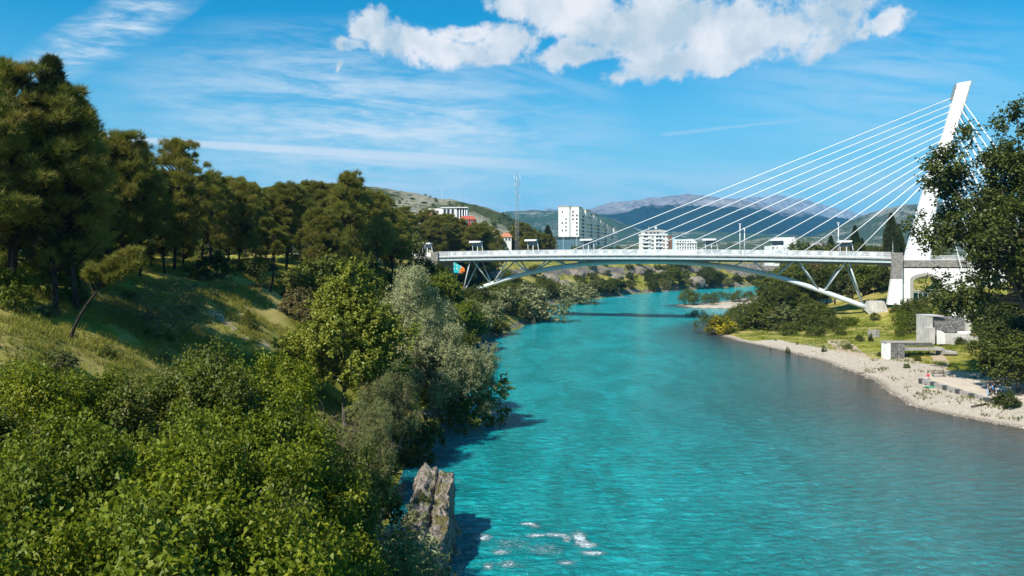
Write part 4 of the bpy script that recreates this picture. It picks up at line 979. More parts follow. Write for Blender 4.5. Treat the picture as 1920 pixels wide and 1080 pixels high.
for px, Y, pt in [(770,285,398),(793,300,392),(742,270,402),(815,292,400),(838,300,402),(858,310,410),(762,330,388),(880,300,422),(902,305,416),(826,330,396),(846,340,398),(912,320,420),(720,280,395),(700,260,400),(872,330,420),(925,400,436),(940,410,446),(890,350,424)]:
    put(PINE[r.integers(4)], px, Y, pt+r.normal()*3, 'olive green pine in the clump behind the left end of the bridge', G2, wide=1.05+.2*r.random())
G3 = 'pines left of the tower blocks'
for px, Y, pt in [(965,440,424),(985,445,418),(1000,450,428),(958,455,432),(1015,450,436),(975,460,428),(1030,455,440),(905,430,432),(990,430,436),(950,440,440)]:
    put(PINE[r.integers(4)], px, Y, pt+r.normal()*2, 'olive green pine in the clump below the lattice mast', G3, wide=1.1)
put(CYP, 1027, 460, 423, 'dark narrow cypress standing just left of the blue glass building', wide=1.3)
for px, wd_ in ((1083, 'first'), (1122, 'second'), (1146, 'third'), (1165, 'fourth'), (1185, 'fifth')):
    put(SHR[px % 4], px, 500, 461+r.normal()*2, wd_+' from the left of the small round trees below the tower blocks', 'small trees below the tower blocks', wide=.9)
put(SHR[1], 770, 240, 436, 'pale green round street tree left of the leftmost shelter', leaf=M_mid, wide=.8)
put(SHR[2], 735, 235, 444, 'greyish green bush behind the dark shrubs at the left bridge end', leaf=M_wil2)
# open-ground plants on the slope
put(DRYB, 310, 70, 520, 'brownish half dry bush with thin grey twigs in the middle of the left slope', cat='bush', wide=1.25)
put(CONE, 465, 84, 580, 'small lone young conifer on the sunlit grass slope', cat='young tree')
put(POP, 648, 75, 505, 'yellow green young poplar with big bright leaves, centre of the left bank', wide=1.02)
put(WIL[0], 765, 92, 502, 'tall silver green willow right behind the yellow green poplar', wide=.92, rz=.4)
put(WIL[1], 822, 86, 588, 'lower silver willow leaning over the water', wide=.95, rz=2.0)
put(WIL[1], 735, 70, 680, 'grey green willow in front of the poplar, nearest of the willows', leaf=M_wil2, wide=.8, rz=4.0)
put(WIL[0], 690, 60, 752, 'dull green willow shrub behind the foreground trees, beside the bare twigs', leaf=M_wil2, wide=.8, rz=1.2)
put(SHR[0], 868, 90, 650, 'dark leafy shrub whose branches hang out over the water', leaf=M_mid, wide=1.0, cat='shrub')
put(SHR[1], 700, 64, 820, 'olive green shrub at the foot of the nearest willow', leaf=M_mid, cat='shrub')
put(SHR[3], 775, 74, 780, 'shaded shrub at the waterline under the silver willows', leaf=M_dark, cat='shrub', wide=1.1)
put(SHR[2], 655, 50, 860, 'brownish green shrub between the foreground trees and the ruined pier', leaf=M_mid, cat='shrub', wide=.85)
for i, (px, py, k, rz) in enumerate([(605, 735, .95, .3), (575, 705, .7, 2.2), (660, 790, .7, 4.0)]):
    x, y, z = (px-960)/FPX*60, 60, 0; z = zt(x, y); o = obj('bare_bush', TWIG, None, (x, y-i*2, z), rz, k*1.15)
    tag(o, ['tangle of bare grey brown twigs below the yellow green poplar','smaller bare twig bush left of the larger bare tangle','low bare twigs at the foot of the dull willow'][i], 'bush')
# shrubs on the upper slope
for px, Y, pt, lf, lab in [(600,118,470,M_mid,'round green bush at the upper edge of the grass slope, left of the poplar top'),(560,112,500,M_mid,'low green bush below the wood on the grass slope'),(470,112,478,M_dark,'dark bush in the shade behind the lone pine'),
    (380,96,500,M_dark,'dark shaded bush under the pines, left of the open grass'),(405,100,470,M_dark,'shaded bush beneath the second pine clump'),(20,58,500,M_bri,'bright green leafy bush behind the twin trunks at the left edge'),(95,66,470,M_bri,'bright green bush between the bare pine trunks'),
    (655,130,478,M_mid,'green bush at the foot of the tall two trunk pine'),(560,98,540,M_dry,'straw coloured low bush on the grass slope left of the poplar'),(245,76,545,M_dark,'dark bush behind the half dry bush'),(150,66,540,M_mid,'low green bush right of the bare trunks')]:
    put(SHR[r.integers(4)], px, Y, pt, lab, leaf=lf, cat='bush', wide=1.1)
r7 = np.random.default_rng(77)
for i in range(46):
    Y = 40+r7.random()*85; d_ = 12+r7.random()*26; x = float(shore(np.array([Y]))[0][0])-d_; LOWB.place(x, Y, zt(x, Y)-.15, .5+.9*r7.random(), 'knee high weedy bush on the grass of the left slope', 'weedy bushes on the left slope', None, [M_dry, M_mid, M_bri, M_wil2][i % 4], .8+.5*r7.random(), 'bush')
# foreground canopy
fg = [(40,34,682),(160,37,706),(360,39,662),(462,42,678),(300,31,792),(120,27,800),(420,31,806),(535,41,752),(515,34,852),(20,22.5,850),(240,23,905),(375,24.5,930),(455,29,905),(505,33,955),(140,19,985),(300,20,1000),(410,23,1010),(-70,28,760),(-60,20,960),(255,42,745),(455,35,772),(85,41,745),(590,36,900),(560,31,985)]
for i, (px, Y, pt) in enumerate(fg):
    lab = {2: 'leafy green tree with the highest top of the foreground canopy, below the dry bush', 3: 'leafy green tree right of the highest foreground top, darker leaves', 7: 'leafy green tree at the right rim of the foreground canopy, beside the bare twigs', 0: 'leafy green tree at the left edge of the foreground canopy, below the grass'}.get(i, 'fresh green leafy tree in the dense canopy at the bottom of the photo')
    put(NEAR[i % 3], px, Y, pt, lab, 'leafy trees in the foreground canopy', wide=.66+.14*r.random(), leaf=[M_near, M_near, M_mid, M_near, M_bri][i % 5])
put(OSI[0], 745, 43, 1000, 'silver green shrub at the bottom edge beside the ruined pier', leaf=M_wil, cat='shrub', wide=1.0); put(OSI[1], 690, 39, 985, 'grey green shrub at the bottom edge, left of the silver one', leaf=M_wil2, cat='shrub', wide=1.0)
put(SHR[3], 790, 40, 1075, 'small olive shrub at the foot of the ruined pier', leaf=M_mid, cat='shrub', wide=1.0)
# bank shrubs towards and under the bridge
r = np.random.default_rng(21)
def belt(n, Y0, Y1, d0, d1, h0, h1, leaves, label, group, kinds, side='L', skip=None, wide=(1.0, 1.35)):
    k = 0; t = 0
    while k < n and t < n*20:
        t += 1; Y = Y0+(Y1-Y0)*r.random(); d_ = d0+(d1-d0)*r.random(); xl, xr = shore(np.array([Y])); x = xl[0]-d_ if side == 'L' else xr[0]+d_
        if skip and skip(x, Y, d_): continue
        z = zt(x, Y); lf = leaves[r.integers(len(leaves))]
        kd = kinds[r.integers(len(kinds))]
        kd.place(x, Y, z-.3, h0+(h1-h0)*r.random(), label, group, None, lf, wide[0]+(wide[1]-wide[0])*r.random(), 'shrub', 'riverside_shrub' if kd in SHR else None); k += 1
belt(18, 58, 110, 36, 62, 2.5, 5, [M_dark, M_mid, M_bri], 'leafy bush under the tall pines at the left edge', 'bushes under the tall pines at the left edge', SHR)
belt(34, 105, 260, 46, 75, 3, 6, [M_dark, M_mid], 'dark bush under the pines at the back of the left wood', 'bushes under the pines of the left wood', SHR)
belt(26, 98, 175, 0.5, 9, 4, 8, [M_mid, M_mid, M_bri, M_wil2, M_dark, M_wil], 'leafy shrub on the steep left bank between the willows and the bridge', 'shrubs on the left bank before the bridge', SHR)
belt(20, 120, 205, 9, 22, 3.5, 6.5, [M_dark, M_mid, M_bri, M_mid], 'shrub on the upper left bank below the stone pillar', 'shrubs on the upper left bank before the bridge', SHR, skip=lambda x, Y, d_: Y < 135 and d_ > 14)
belt(22, 175, 250, 0, 14, 4, 7.5, [M_wil, M_mid, M_wil2, M_dark, M_mid], 'rounded shrub at the waterline below the left half of the arch', 'shrubs below the left half of the arch', SHR, skip=lambda x, Y, d_: abs((x-BA[0])*bv[0]+(Y-BA[1])*bv[1]-6) < 7 and d_ > 11)
belt(24, 262, 345, 4, 34, 4, 7, [M_mid, M_bri, M_mid, M_dark], 'green bush on the slope behind the left struts of the bridge', 'bushes on the slope behind the left struts', SHR, skip=lambda x, Y, d_: 860 > 960+x/Y*FPX > 836 and Y < 292)
belt(30, 262, 420, 0.5, 7, 4, 8, [M_wil, M_wil2, M_mid, M_dark, M_wil2, M_mid], 'rounded bush along the far left waterline seen under the arch', 'bushes along the far left waterline', SHR)
belt(80, 300, 560, 5, 38, 2.5, 6.5, [M_dark, M_mid, M_dark, M_mid, M_dark, M_wil2], 'dark green bush on the far rocky bank under the middle of the arch', 'bushes on the far rocky bank', SHR, skip=lambda x, Y, d_: vnoise(np.array([Y/22]), np.array([d_/14]), 4)[0] < .42)
belt(28, 410, 600, 0.5, 8, 3.5, 8, [M_mid, M_dark, M_wil2], 'bush along the far river bend', 'bushes along the far river bend', SHR)
put(BIGT[0], 830, 168, 512, 'bright green tree on the bank just below the left stone pillar', leaf=M_bri, wide=1.0); put(BIGT[1], 795, 176, 486, 'dark green tree in front of the left bridge end', leaf=M_dark, wide=1.0); put(BIGT[2], 772, 185, 492, 'dark green shrubby tree left of the left bridge end', leaf=M_dark, wide=1.1)
put(BIGT[2], 870, 160, 566, 'fresh green tree on the bank below the left foot of the arch', leaf=M_bri, wide=1.1)
put(BIGT[0], 1263, 470, 502, 'large round green tree on the far bank under the middle of the arch', leaf=M_mid, wide=1.5); put(BIGT[1], 1335, 500, 505, 'dark round tree right of the large boulder on the far bank', leaf=M_dark, wide=1.4)
put(SHR[1], 1005, 238, 530, 'silvery round willow bush at the left waterline beneath the arch', leaf=M_wil, wide=1.2, cat='shrub'); put(SHR[2], 1085, 330, 528, 'silvery round willow bush further along the left waterline', leaf=M_wil, wide=1.3, cat='shrub')
for px, py, lab in [(850, 536, 'yellow broom in bloom on the edge of the left cliff'), (862, 545, 'smaller yellow broom beside the left foot of the arch')]:
    x, y, z = hit(px, py, 150); LOWB.place(x, y, z-.1, 1.5, lab, None, None, M_yel, 1.0, 'bush', 'broom_bush')
# ------------------------------------------------------------------ right bank plants
put(BIGT[0], 1500, 222, 550, 'round mid green tree under the right half of the arch', leaf=M_mid, wide=1.3); put(BIGT[1], 1448, 222, 536, 'dark green tree on the point of the right bank under the arch', leaf=M_dark, wide=1.35); put(BIGT[2], 1540, 214, 568, 'green tree right of centre below the arch tube', leaf=M_mid, wide=1.2)
for px, Y, pt, lf in [(1495,262,496,M_mid),(1530,268,494,M_dry),(1565,262,497,M_mid),(1600,258,493,M_mid),(1630,252,496,M_bri),(1655,248,494,M_mid),(1585,256,512,M_wil2),(1640,250,515,M_dark),(1612,254,525,M_dry),(1550,260,506,M_dark),(1475,275,500,M_mid),(1510,290,495,M_wil2)]:
    put(BIGT[r.integers(3)], px, Y, pt, 'leafy tree in the green mass behind the right end of the arch', 'trees behind the right end of the arch', leaf=lf, wide=1.05+.3*r.random())
for px, Y, pt, lf in [(1405,205,582,M_dark),(1430,200,566,M_mid),(1462,198,570,M_wil2),(1500,195,582,M_mid),(1535,192,592,M_dark),(1565,198,592,M_mid),(1592,205,594,M_bri),(1480,185,602,M_mid),(1525,180,610,M_mid),(1395,212,566,M_mid)]:
    put(SHR[r.integers(4)], px, Y, pt, 'green shrub on the low point of the right bank below the arch', 'shrubs on the low point of the right bank', leaf=lf, cat='shrub', wide=1.25)
for px, Y, pt, lf, lab in [(1335,197,588,M_mid,'olive shrub at the tip of the right bank point'),(1352,196,592,M_yel,'bright yellow flowering shrub at the tip of the right bank point'),(1372,200,585,M_mid,'feathery green shrub behind the yellow one'),(1310,262,580,M_wil2,'tiny bush standing in the water off the gravel bar')]:
    put(OSI[px % 2] if lf is not M_yel else SHR[0], px, Y, pt, lab, leaf=lf, cat='shrub', wide=1.4, hmin=2.2)
for px, Y, pt in [(1290,318,541),(1300,316,546),(1322,320,548),(1345,322,545),(1366,324,548),(1388,322,543),(1405,325,545),(1420,318,546),(1334,312,556),(1378,312,552),(1410,308,556),(1430,312,548),(1445,300,545)]:
    put(OSI[r.integers(2)], px, Y, pt, 'young green willow growing on the white gravel bar', 'young willows on the gravel bar', leaf=[M_mid, M_dark, M_mid][r.integers(3)], cat='shrub', wide=1.2, hmin=2)
for px, Y, pt, lab in [(1477,150,650,'small dark green bush on the gravel beach, right one of two by the water'),(1445,156,652,'small dark green bush on the gravel beach, left one of two by the water'),(1545,150,648,'low green bush where the grass meets the gravel'),(1632,150,625,'low bush beside the small stone plinths'),(1495,164,640,'low bush at the edge of the grass under the arch')]:
    hx, hy_, _ = hit(px, {1477: 662, 1445: 657, 1545: 660, 1632: 640, 1495: 646}[px], 60); put(LOWB, px, hy_, pt, lab, leaf=M_dark, cat='bush', hmin=.8, wide=.42)
for px, Y, pt, lf in [(1690,203,568,M_mid),(1712,202,560,M_mid),(1735,204,556,M_mid),(1758,205,548,M_mid),(1780,206,545,M_mid),(1805,205,540,M_mid),(1700,192,585,M_bri),(1725,188,580,M_mid),(1752,190,572,M_mid),(1778,192,565,M_bri),(1800,190,570,M_mid),(1690,180,600,M_bri),(1715,172,600,M_mid),(1735,176,595,M_mid),(1820,200,535,M_mid)]:
    put(SHR[r.integers(4)], px, Y, pt, 'green shrub in the thicket below the white arched wall', 'shrubs below the white arched wall', leaf=lf, cat='shrub', wide=1.1)
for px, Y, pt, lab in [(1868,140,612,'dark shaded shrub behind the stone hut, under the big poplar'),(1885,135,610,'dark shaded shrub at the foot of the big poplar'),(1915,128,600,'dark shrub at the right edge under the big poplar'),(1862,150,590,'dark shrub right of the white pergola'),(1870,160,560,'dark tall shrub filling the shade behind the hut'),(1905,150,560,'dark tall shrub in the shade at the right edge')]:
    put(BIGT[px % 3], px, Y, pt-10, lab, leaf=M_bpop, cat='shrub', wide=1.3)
put(BIGP, 1942, 108, 203, 'huge dark leaved poplar at the right edge, leaning over in front of the pylon', wide=1.0, rz=0)
put(BIGP, 2060, 116, 185, 'second huge dark poplar cut by the right edge of the photo', wide=.9, rz=2.6)
put(BIGT[1], 1908, 103, 625, 'dark shrub hiding the trunk of the big poplar', leaf=M_bpop, cat='shrub', wide=1.3)
for px, py, h_, lf, lab in [(1575,628,2.2,M_mid,'low green bush on the lawn under the right struts'),(1598,612,2.8,M_bri,'bright green bush left of the concrete thrust block'),(1560,606,3.0,M_mid,'rounded bush at the back of the lawn below the arch foot'),(1612,640,1.6,M_dark,'low dark bush left of the stone plinths'),(1690,632,2.0,M_mid,'low bush on the lawn right of the stone plinths'),(1712,620,2.4,M_mid,'green bush on the lawn left of the stone hut'),(1668,652,1.1,M_mid,'weedy tuft against the low stone wall'),(1720,676,1.2,M_mid,'long grass clump in front of the concrete slabs'),(1590,655,1.3,M_mid,'weedy tuft beside the beach path'),(1772,634,1.9,M_mid,'green bush against the low front of the stone hut'),(1800,646,1.7,M_dark,'dark bush at the right foot of the stone hut'),(1728,640,1.6,M_mid,'bush at the left corner of the stone hut'),(1650,668,1.0,M_mid,'weedy tuft left of the low stone wall'),(1540,632,1.8,M_dark,'dark bush on the lawn left of the beach path'),(1700,690,1.0,M_bri,'grassy tuft left of the park bench'),(1640,600,2.4,M_mid,'bush growing at the foot of the concrete thrust block')]:
    x, y, z = hit(px, py, 60); SHR[px % 4].place(x, y, z-.2, h_, lab, None, None, lf, 1.25, 'bush', 'green_bush')
# cypresses and garden trees beyond the right end of the bridge
for px, Y, pt, lab, wd in [(1603,330,423,'dark cypress behind the right end of the deck, left of the pylon',1.0),(1671,300,400,'taller dark cypress beside the pylon foot',1.05),(1558,380,442,'small brownish cypress behind the shelter near the right end',1.0),(1685,310,425,'dark cypress hard against the pylon',1.1),(1616,340,446,'short dark cypress right of the slim one',1.1)]: put(CYP, px, Y, pt, lab, wide=wd)
for px in range(1500, 1780, 16):
    put(SHR[px % 4], px, 320+r.random()*30, 458+r.normal()*4, 'brownish green garden tree behind the right end of the bridge railing', 'garden trees behind the right end of the bridge', leaf=[M_dry, M_mid, M_mid, M_dark][r.integers(4)], wide=1.0)
for px, wd_ in ((1275, 'first'), (1300, 'second'), (1320, 'third'), (1360, 'fourth'), (1415, 'fifth'), (1430, 'sixth')): put(SHR[px % 4], px, 720, 468+r.normal()*1, wd_+' from the left of the low trees showing above the middle of the railing', 'low trees above the middle of the railing', leaf=M_mid)
# grass on the left slope, and beach weeds
def blades(name, pts, L, W, k, mat, seed):
    rr_ = np.random.default_rng(seed); P = np.asarray(pts); D = np.tile([[0, 0, 1.0]], (len(P), 1)); V, F = tufts(P, D, L, W, k, .45, rr_)
    return tag(obj(name, np_mesh(name, V, F, [mat])), kind='stuff')
rr = np.random.default_rng(31); n_ = 60000
Yb = 24+rr.random(n_)**.8*110; xl, _ = shore(Yb); db = 6+rr.random(n_)*42; xb = xl-db; keep = (fbm(xb*.3, Yb*.3, 3, 8) > .40)
xb, Yb = xb[keep], Yb[keep]; zb = terrain(xb, Yb); blades('meadow_grass', np.stack([xb, Yb, zb-.03], 1), .55, .05, 5, M_gr1, 4)
n_ = 26000; Yb = 125+rr.random(n_)*95; _, xr = shore(Yb); xb = xr+5+rr.random(n_)*60; keep = (fbm(xb*.25, Yb*.25, 3, 18) > .44); xb, Yb = xb[keep], Yb[keep]
ii = [((xr_+60) > 0) for xr_ in xb]; zb = terrain(xb, Yb); dd_ = xb-shore(Yb)[1]; k2 = dd_ > np.interp(Yb, [125, 135, 178, 200], [17, 10, 5, 3]); blades('bank_grass', np.stack([xb, Yb, zb-.03], 1)[k2], .6, .07, 4, M_bri, 6)
n_ = 2600; Yb = 80+rr.random(n_)*60; _, xr = shore(Yb); xb = xr+2+rr.random(n_)*14; keep = fbm(xb*.45, Yb*.45, 3, 28) > .56; xb, Yb = xb[keep], Yb[keep]; blades('beach_weed', np.stack([xb, Yb, terrain(xb, Yb)], 1), .4, .09, 5, M_mid, 7)
# pebbles along the beach
r5 = np.random.default_rng(41); n_ = 5200; Yb = 78+r5.random(n_)**1.1*90; _, xr = shore(Yb); xb = xr-.6+r5.random(n_)**1.4*13; zb = terrain(xb, Yb)
sz = .05+.12*r5.random(n_)**3; oct_ = np.array([(1,0,0),(0,1,0),(-1,0,0),(0,-1,0),(0,0,.7),(0,0,-.6)], float); fo_ = np.array([(0,1,4),(1,2,4),(2,3,4),(3,0,4),(1,0,5),(2,1,5),(3,2,5),(0,3,5)])
V = (np.stack([xb, Yb, zb], 1)[:, None, :]+oct_[None]*sz[:, None, None]*(1+.4*r5.normal(size=(n_, 6, 1)))).reshape(-1, 3); F = (np.arange(n_)[:, None, None]*6+fo_[None]).reshape(-1, 3)
mp, g = newmat('pebble_stone'); g.out(g.bsdf(g.mix(S(g, g.n('ShaderNodeNewGeometry').outputs['Random Per Island']), (.28, .235, .185), (.58, .51, .43)), .9, .2)); tag(obj('pebbles', np_mesh('pebbles', V, F, [mp])), kind='stuff')
# ------------------------------------------------------------------ rocks
def rock_mat(name, a, b, moss):
    m, g = newmat(name); p = g.obj(); st = g.vm('MULTIPLY', p, (1.6, .5, .55))
    n = g.noise(st, 2.4, 9, .72); n2 = g.noise(p, 5.5, 7, .7); n3 = g.noise(p, .9, 4, .6)
    c = g.mix(g.ss(n*.6+n2*.4, .36, .62), a, b)
    nz = g.sep(S(g, g.n('ShaderNodeNewGeometry').outputs['Normal']))[2]
    c = g.mix(g.ss(n3*.8+nz*.25+n2*.25, .72, .84)*.85, c, moss)
    c = g.mix(g.ss(g.noise(p, 3.0, 5, .6), .62, .70)*.7, c, (.03, .027, .022))
    g.out(g.bsdf(c, .95, .12, g.bump(n*.5+n2*.5, 1.0, .28))); return m
M_rock = rock_mat('weathered_limestone', (.075, .060, .048), (.36, .31, .26), (.10, .095, .018))
# the ruined pier: long slab with a thinner fin on the river side
def slab(name, corners, ztop, seed, par, nx=34, ny=130, nz=44):
    """corners: (x0, x1) at the near and at the far end; ztop(u, v) height over the water"""
    (yn, xa0, xa1), (yf, xb0, xb1) = corners; r_ = []
    us = np.linspace(0, 1, nx); vs_ = np.linspace(0, 1, ny); Vv, Ff = [], []
    def P(u, v, k):
        x0 = xa0+(xb0-xa0)*v; x1 = xa1+(xb1-xa1)*v; zt_ = ztop(u, v); z = -1.2+(zt_+1.2)*k; e = (1-k)*.28
        return (x0-e+(x1-x0+2*e)*u, yn+(yf-yn)*v, z)
    def sheet(fn, a, b):
        o = len(Vv); [Vv.append(fn(i/(a-1), j/(b-1))) for j in range(b) for i in range(a)]
        for j in range(b-1):
            for i in range(a-1): Ff.append((o+j*a+i, o+j*a+i+1, o+(j+1)*a+i+1, o+(j+1)*a+i))
    sheet(lambda u, v: P(u, v, 1), nx, ny); sheet(lambda v, k: P(0, 1-v, k), ny, nz); sheet(lambda v, k: P(1, v, k), ny, nz); sheet(lambda u, k: P(u, 0, k), nx, nz); sheet(lambda u, k: P(1-u, 1, k), nx, nz)
    A = np.array(Vv)
    d1 = (fbm(A[:, 0]*1.3+A[:, 2]*.4+seed, A[:, 1]*.75+A[:, 2]*.9, 5, seed)-.48)*.75; d2 = (fbm(A[:, 0]*1.2+7, A[:, 2]*1.4+A[:, 1]*.6, 5, seed+3)-.48)*.75; d3 = (fbm(A[:, 0]*2.4, A[:, 1]*1.1, 5, seed+6, True)-.45)*.45
    hf = (fbm(A[:, 0]*5+A[:, 1]*4, A[:, 2]*3.2-A[:, 1]*3, 4, seed+8)-.47)*.42; d1 = d1+hf; d2 = d2+hf*.6; d3 = d3+hf*.8
    A = A+np.stack([d1, d2, d3*np.clip((A[:, 2]+1)/2, 0, 1)], 1)
    me = np_mesh(name, A, Ff, [M_rock], False)
    bm = bmesh.new(); bm.from_mesh(me); bmesh.ops.remove_doubles(bm, verts=bm.verts[:], dist=.004); bmesh.ops.recalc_face_normals(bm, faces=bm.faces[:]); bm.to_mesh(me); bm.free()
    return obj(name, me, par)
rp = thing('ruined_pier', 'tall ruined stone pier with lichen and ivy standing in the turquoise water', 'ruin', (0, 0, 0))
slab('pier_slab', ((44.0, -7.1, -5.1), (55.5, -6.95, -5.4)), lambda u, v: 1.7+2.9*v**.75+.3*math.sin(u*9+v*5)*.5-(.9*max(0, (abs(u-.5)-.38)/.12)), 61, rp)
slab('pier_fin', ((45.0, -5.2, -4.35), (54.6, -5.3, -4.3)), lambda u, v: 1.3+3.2*v**.75+.55*math.sin(v*17)*.35, 67, rp)
V, F, mb = broadleaf(310, 2, .9, 1.3, 1.0, 16, 12, 9, .17, .12, .4, .3, .03, .3, (0, 0), .5, None, 1)
IV = Kind('ivy', V, F, mb, M_wil2, M_twig, 'foliage')
for i, (x, y, z, h) in enumerate([(-6.3, 48.2, 2.6, 1.9), (-6.7, 46.4, 1.6, 1.8), (-6.0, 50.3, 3.5, 1.3), (-7.3, 45.6, .9, 2.0)]):
    IV.place(x, y, z-.4, h, ['clump of grey green ivy on the middle of the ruined pier', 'ivy low on the near end of the ruined pier', 'small ivy tuft high on the ruined pier', 'ivy at the waterline on the bank side of the ruined pier'][i], None, None, M_wil if i == 0 else M_mid, 1.0, 'ivy')
def boulder(name, lab, x, y, z, sx, sy, sz, seed, mat=M_rock, n=3, cat='boulder', group=None):
    bm = bmesh.new(); bmesh.ops.create_icosphere(bm, subdivisions=n, radius=1)
    for v in bm.verts:
        c = v.co.copy(); k = 1+.5*(float(fbm(np.array([c.x*1.6+seed]), np.array([c.y*1.6+c.z*1.3]), 4, seed)[0])-.47); v.co = Vector((c.x*k*sx, c.y*k*sy, c.z*k*sz))
    me = bpy.data.meshes.new(name); bm.to_mesh(me); bm.free(); me.materials.append(mat)
    return tag(obj(name, me, None, (x, y, z)), lab, cat, group)
for i, (x, y, s_) in enumerate([(-4.2, 47.0, .55), (-3.9, 50.6, .45), (-4.3, 54.5, .7), (-5.2, 57.2, .8), (-7.6, 56.5, .9), (-8.2, 52.0, .8), (-4.0, 44.8, .6)]):
    boulder('fallen_stone', 'wet fallen stone lying in the water at the foot of the ruined pier', x, y, .05, s_, s_*1.2, s_*.6, 60+i, n=3, cat='stone', group='fallen stones around the ruined pier')
def bat(px, py, *a, Y=None, y0=18):
    return hit(px, py, y0)
x, y, z = hit(1307, 537, 400); boulder('boulder', 'large rounded grey boulder on the far bank under the middle of the arch', x, y, z+2.2, 6.0, 4, 4.6, 3)
x, y, z = hit(1322, 538, 400); boulder('boulder', 'smaller pale boulder right of the large grey one on the far bank', x, y, z+.8, 2.4, 2, 1.8, 8)
for i, (px, py, sx, sz, sd_) in enumerate([(1190,510,9,7,4),(1080,515,7,6,5),(1030,525,8,7,6),(1120,508,10,6,7),(960,545,5,4,9),(1375,512,5,3,11),(905,560,5,5,12),(1150,520,8,5,13),(1055,535,6,5,14),(1240,512,7,4,15)]):
    x, y, z = hit(px, py, 150); boulder('cliff_rock', 'grey rock face breaking out of the far left bank behind the arch', x, y+1, z-.5, sx*.75, 3.5, sz*.6, sd_, cat='rock', group='rock faces on the far left bank')
for i, (px, py) in enumerate([(1238,548),(1250,549),(1262,546),(1118,566),(1022,600),(1025,603),(1440,538)]):
    x, y, z = hit(px, py, 150); boulder('shore_rock', 'pale flat rock at the left waterline beyond the bridge', x, y, .25, 1.8, 1.2, .5, 20+i, n=2, cat='rock', group='rocks at the left waterline')
for px, py, s_, lab in [(1683,668,.55,'flat pale stone slab lying on the grass below the low stone wall'),(1860,703,1.7,'big flat brown stone beside the paved platform'),(1627,711,.5,'single stone on the beach at the waterline'),(1826,708,.4,'small upright stone behind the paved platform'),(1500,664,.5,'pale stone at the water edge of the beach')]:
    x, y, z = hit(px, py, 60); boulder('beach_stone', lab, x, y, z+.15*s_, s_, s_*.7, s_*.35, int(px), n=2, cat='stone')
# ------------------------------------------------------------------ beach and terrace
pf = [(63.2, 98.6), (63.0, 115.5), (66.8, 119.6), (72.8, 115.4), (74.2, 106.5), (70.6, 99.4)]
PZ = 1.45
m = MB(); m.prism(pf, .2, PZ, 'z'); pv = thing('paved_platform', 'pale paved terrace with a dark broken edge above the gravel beach', 'terrace'); m.build('paving', plain('worn_paving', (.52, .44, .35), .9, .2, .2, .5, .3), pv)
ed = MB()
for k in range(16):
    t0, t1 = k/16, (k+.93)/16; ya, yb = 98.6+(115.5-98.6)*t0, 98.6+(115.5-98.6)*t1; j = random.uniform(-.06, .06)
    ob_ = MB().box(62.86+j, 63.5+j, ya, yb, .25, PZ+.07+j*.3).build('kerb_stone', M_stonecap if k % 3 else M_dkgrey, pv)
def beam(name, lab, cat, p0, p1, r_, mat, group=None):
    mid = [(p0[i]+p1[i])/2 for i in range(3)]; o = MB().tube([p0, (mid[0]+.1, mid[1]+.1, mid[2]+.03), p1], [r_, r_*1.1, r_*.8], 7).build(name, mat, None, True); return tag(o, lab, cat, group)
a = hit(1838, 764, 60); b = hit(1858, 761, 60); beam('driftwood', 'dark curved driftwood stick on the gravel in front of the terrace', 'driftwood', (a[0]-1.2, a[1], a[2]+.08), (b[0], b[1]+.5, b[2]+.15), .09, M_bark)
a = hit(1617, 701, 60); beam('driftwood', 'pale plank lying at the waterline of the beach', 'plank', (a[0]-.9, a[1], a[2]+.08), (a[0]+.9, a[1]+.4, a[2]+.1), .07, M_wood)
beam('beach_pole', 'thin upright pole stuck in the beach near the water', 'pole', (a[0]+.6, a[1]+.3, a[2]-.2), (a[0]+.55, a[1]+.3, a[2]+2.1), .035, M_wood)
x, y, z = hit(1742, 727, 60); m = MB()
rt = np.random.default_rng(2); gv_ = [[(x-.75+1.5*i/5+.05*rt.normal(), y-.4+.8*j/3+.05*rt.normal(), z+.12+.06*rt.random()) for i in range(6)] for j in range(4)]
m.add([q for row in gv_ for q in row], [(j*6+i, j*6+i+1, (j+1)*6+i+1, (j+1)*6+i) for j in range(3) for i in range(5)]); tag(m.build('towel', plain('green_cloth', (.02, .42, .22), .9), None, True), 'bright green towel spread on the gravel below the terrace', 'towel')
# bench
x, y = at(1760, 117.5)[0], 117.5; bz = PZ if True else 0
bn = thing('park_bench', 'dark metal and wood park bench with a high backrest behind the terrace', 'bench', (x, y, zt(x, y) if zt(x, y) > PZ else PZ))
for s in (-1, 1):
    MB().box(s*.9-.04, s*.9+.04, -.25, -.17, 0, .46).build('leg', M_bark, bn); MB().box(s*.9-.04, s*.9+.04, .2, .28, 0, .95).build('leg', M_bark, bn)
for k in range(3): MB().box(-.98, .98, -.26+k*.16, -.13+k*.16, .46, .5).build('seat_plank', M_wood, bn)
for z in (.62, .86): MB().box(-.98, .98, .19, .23, z, z+.11).build('backrest_plank', M_wood, bn)
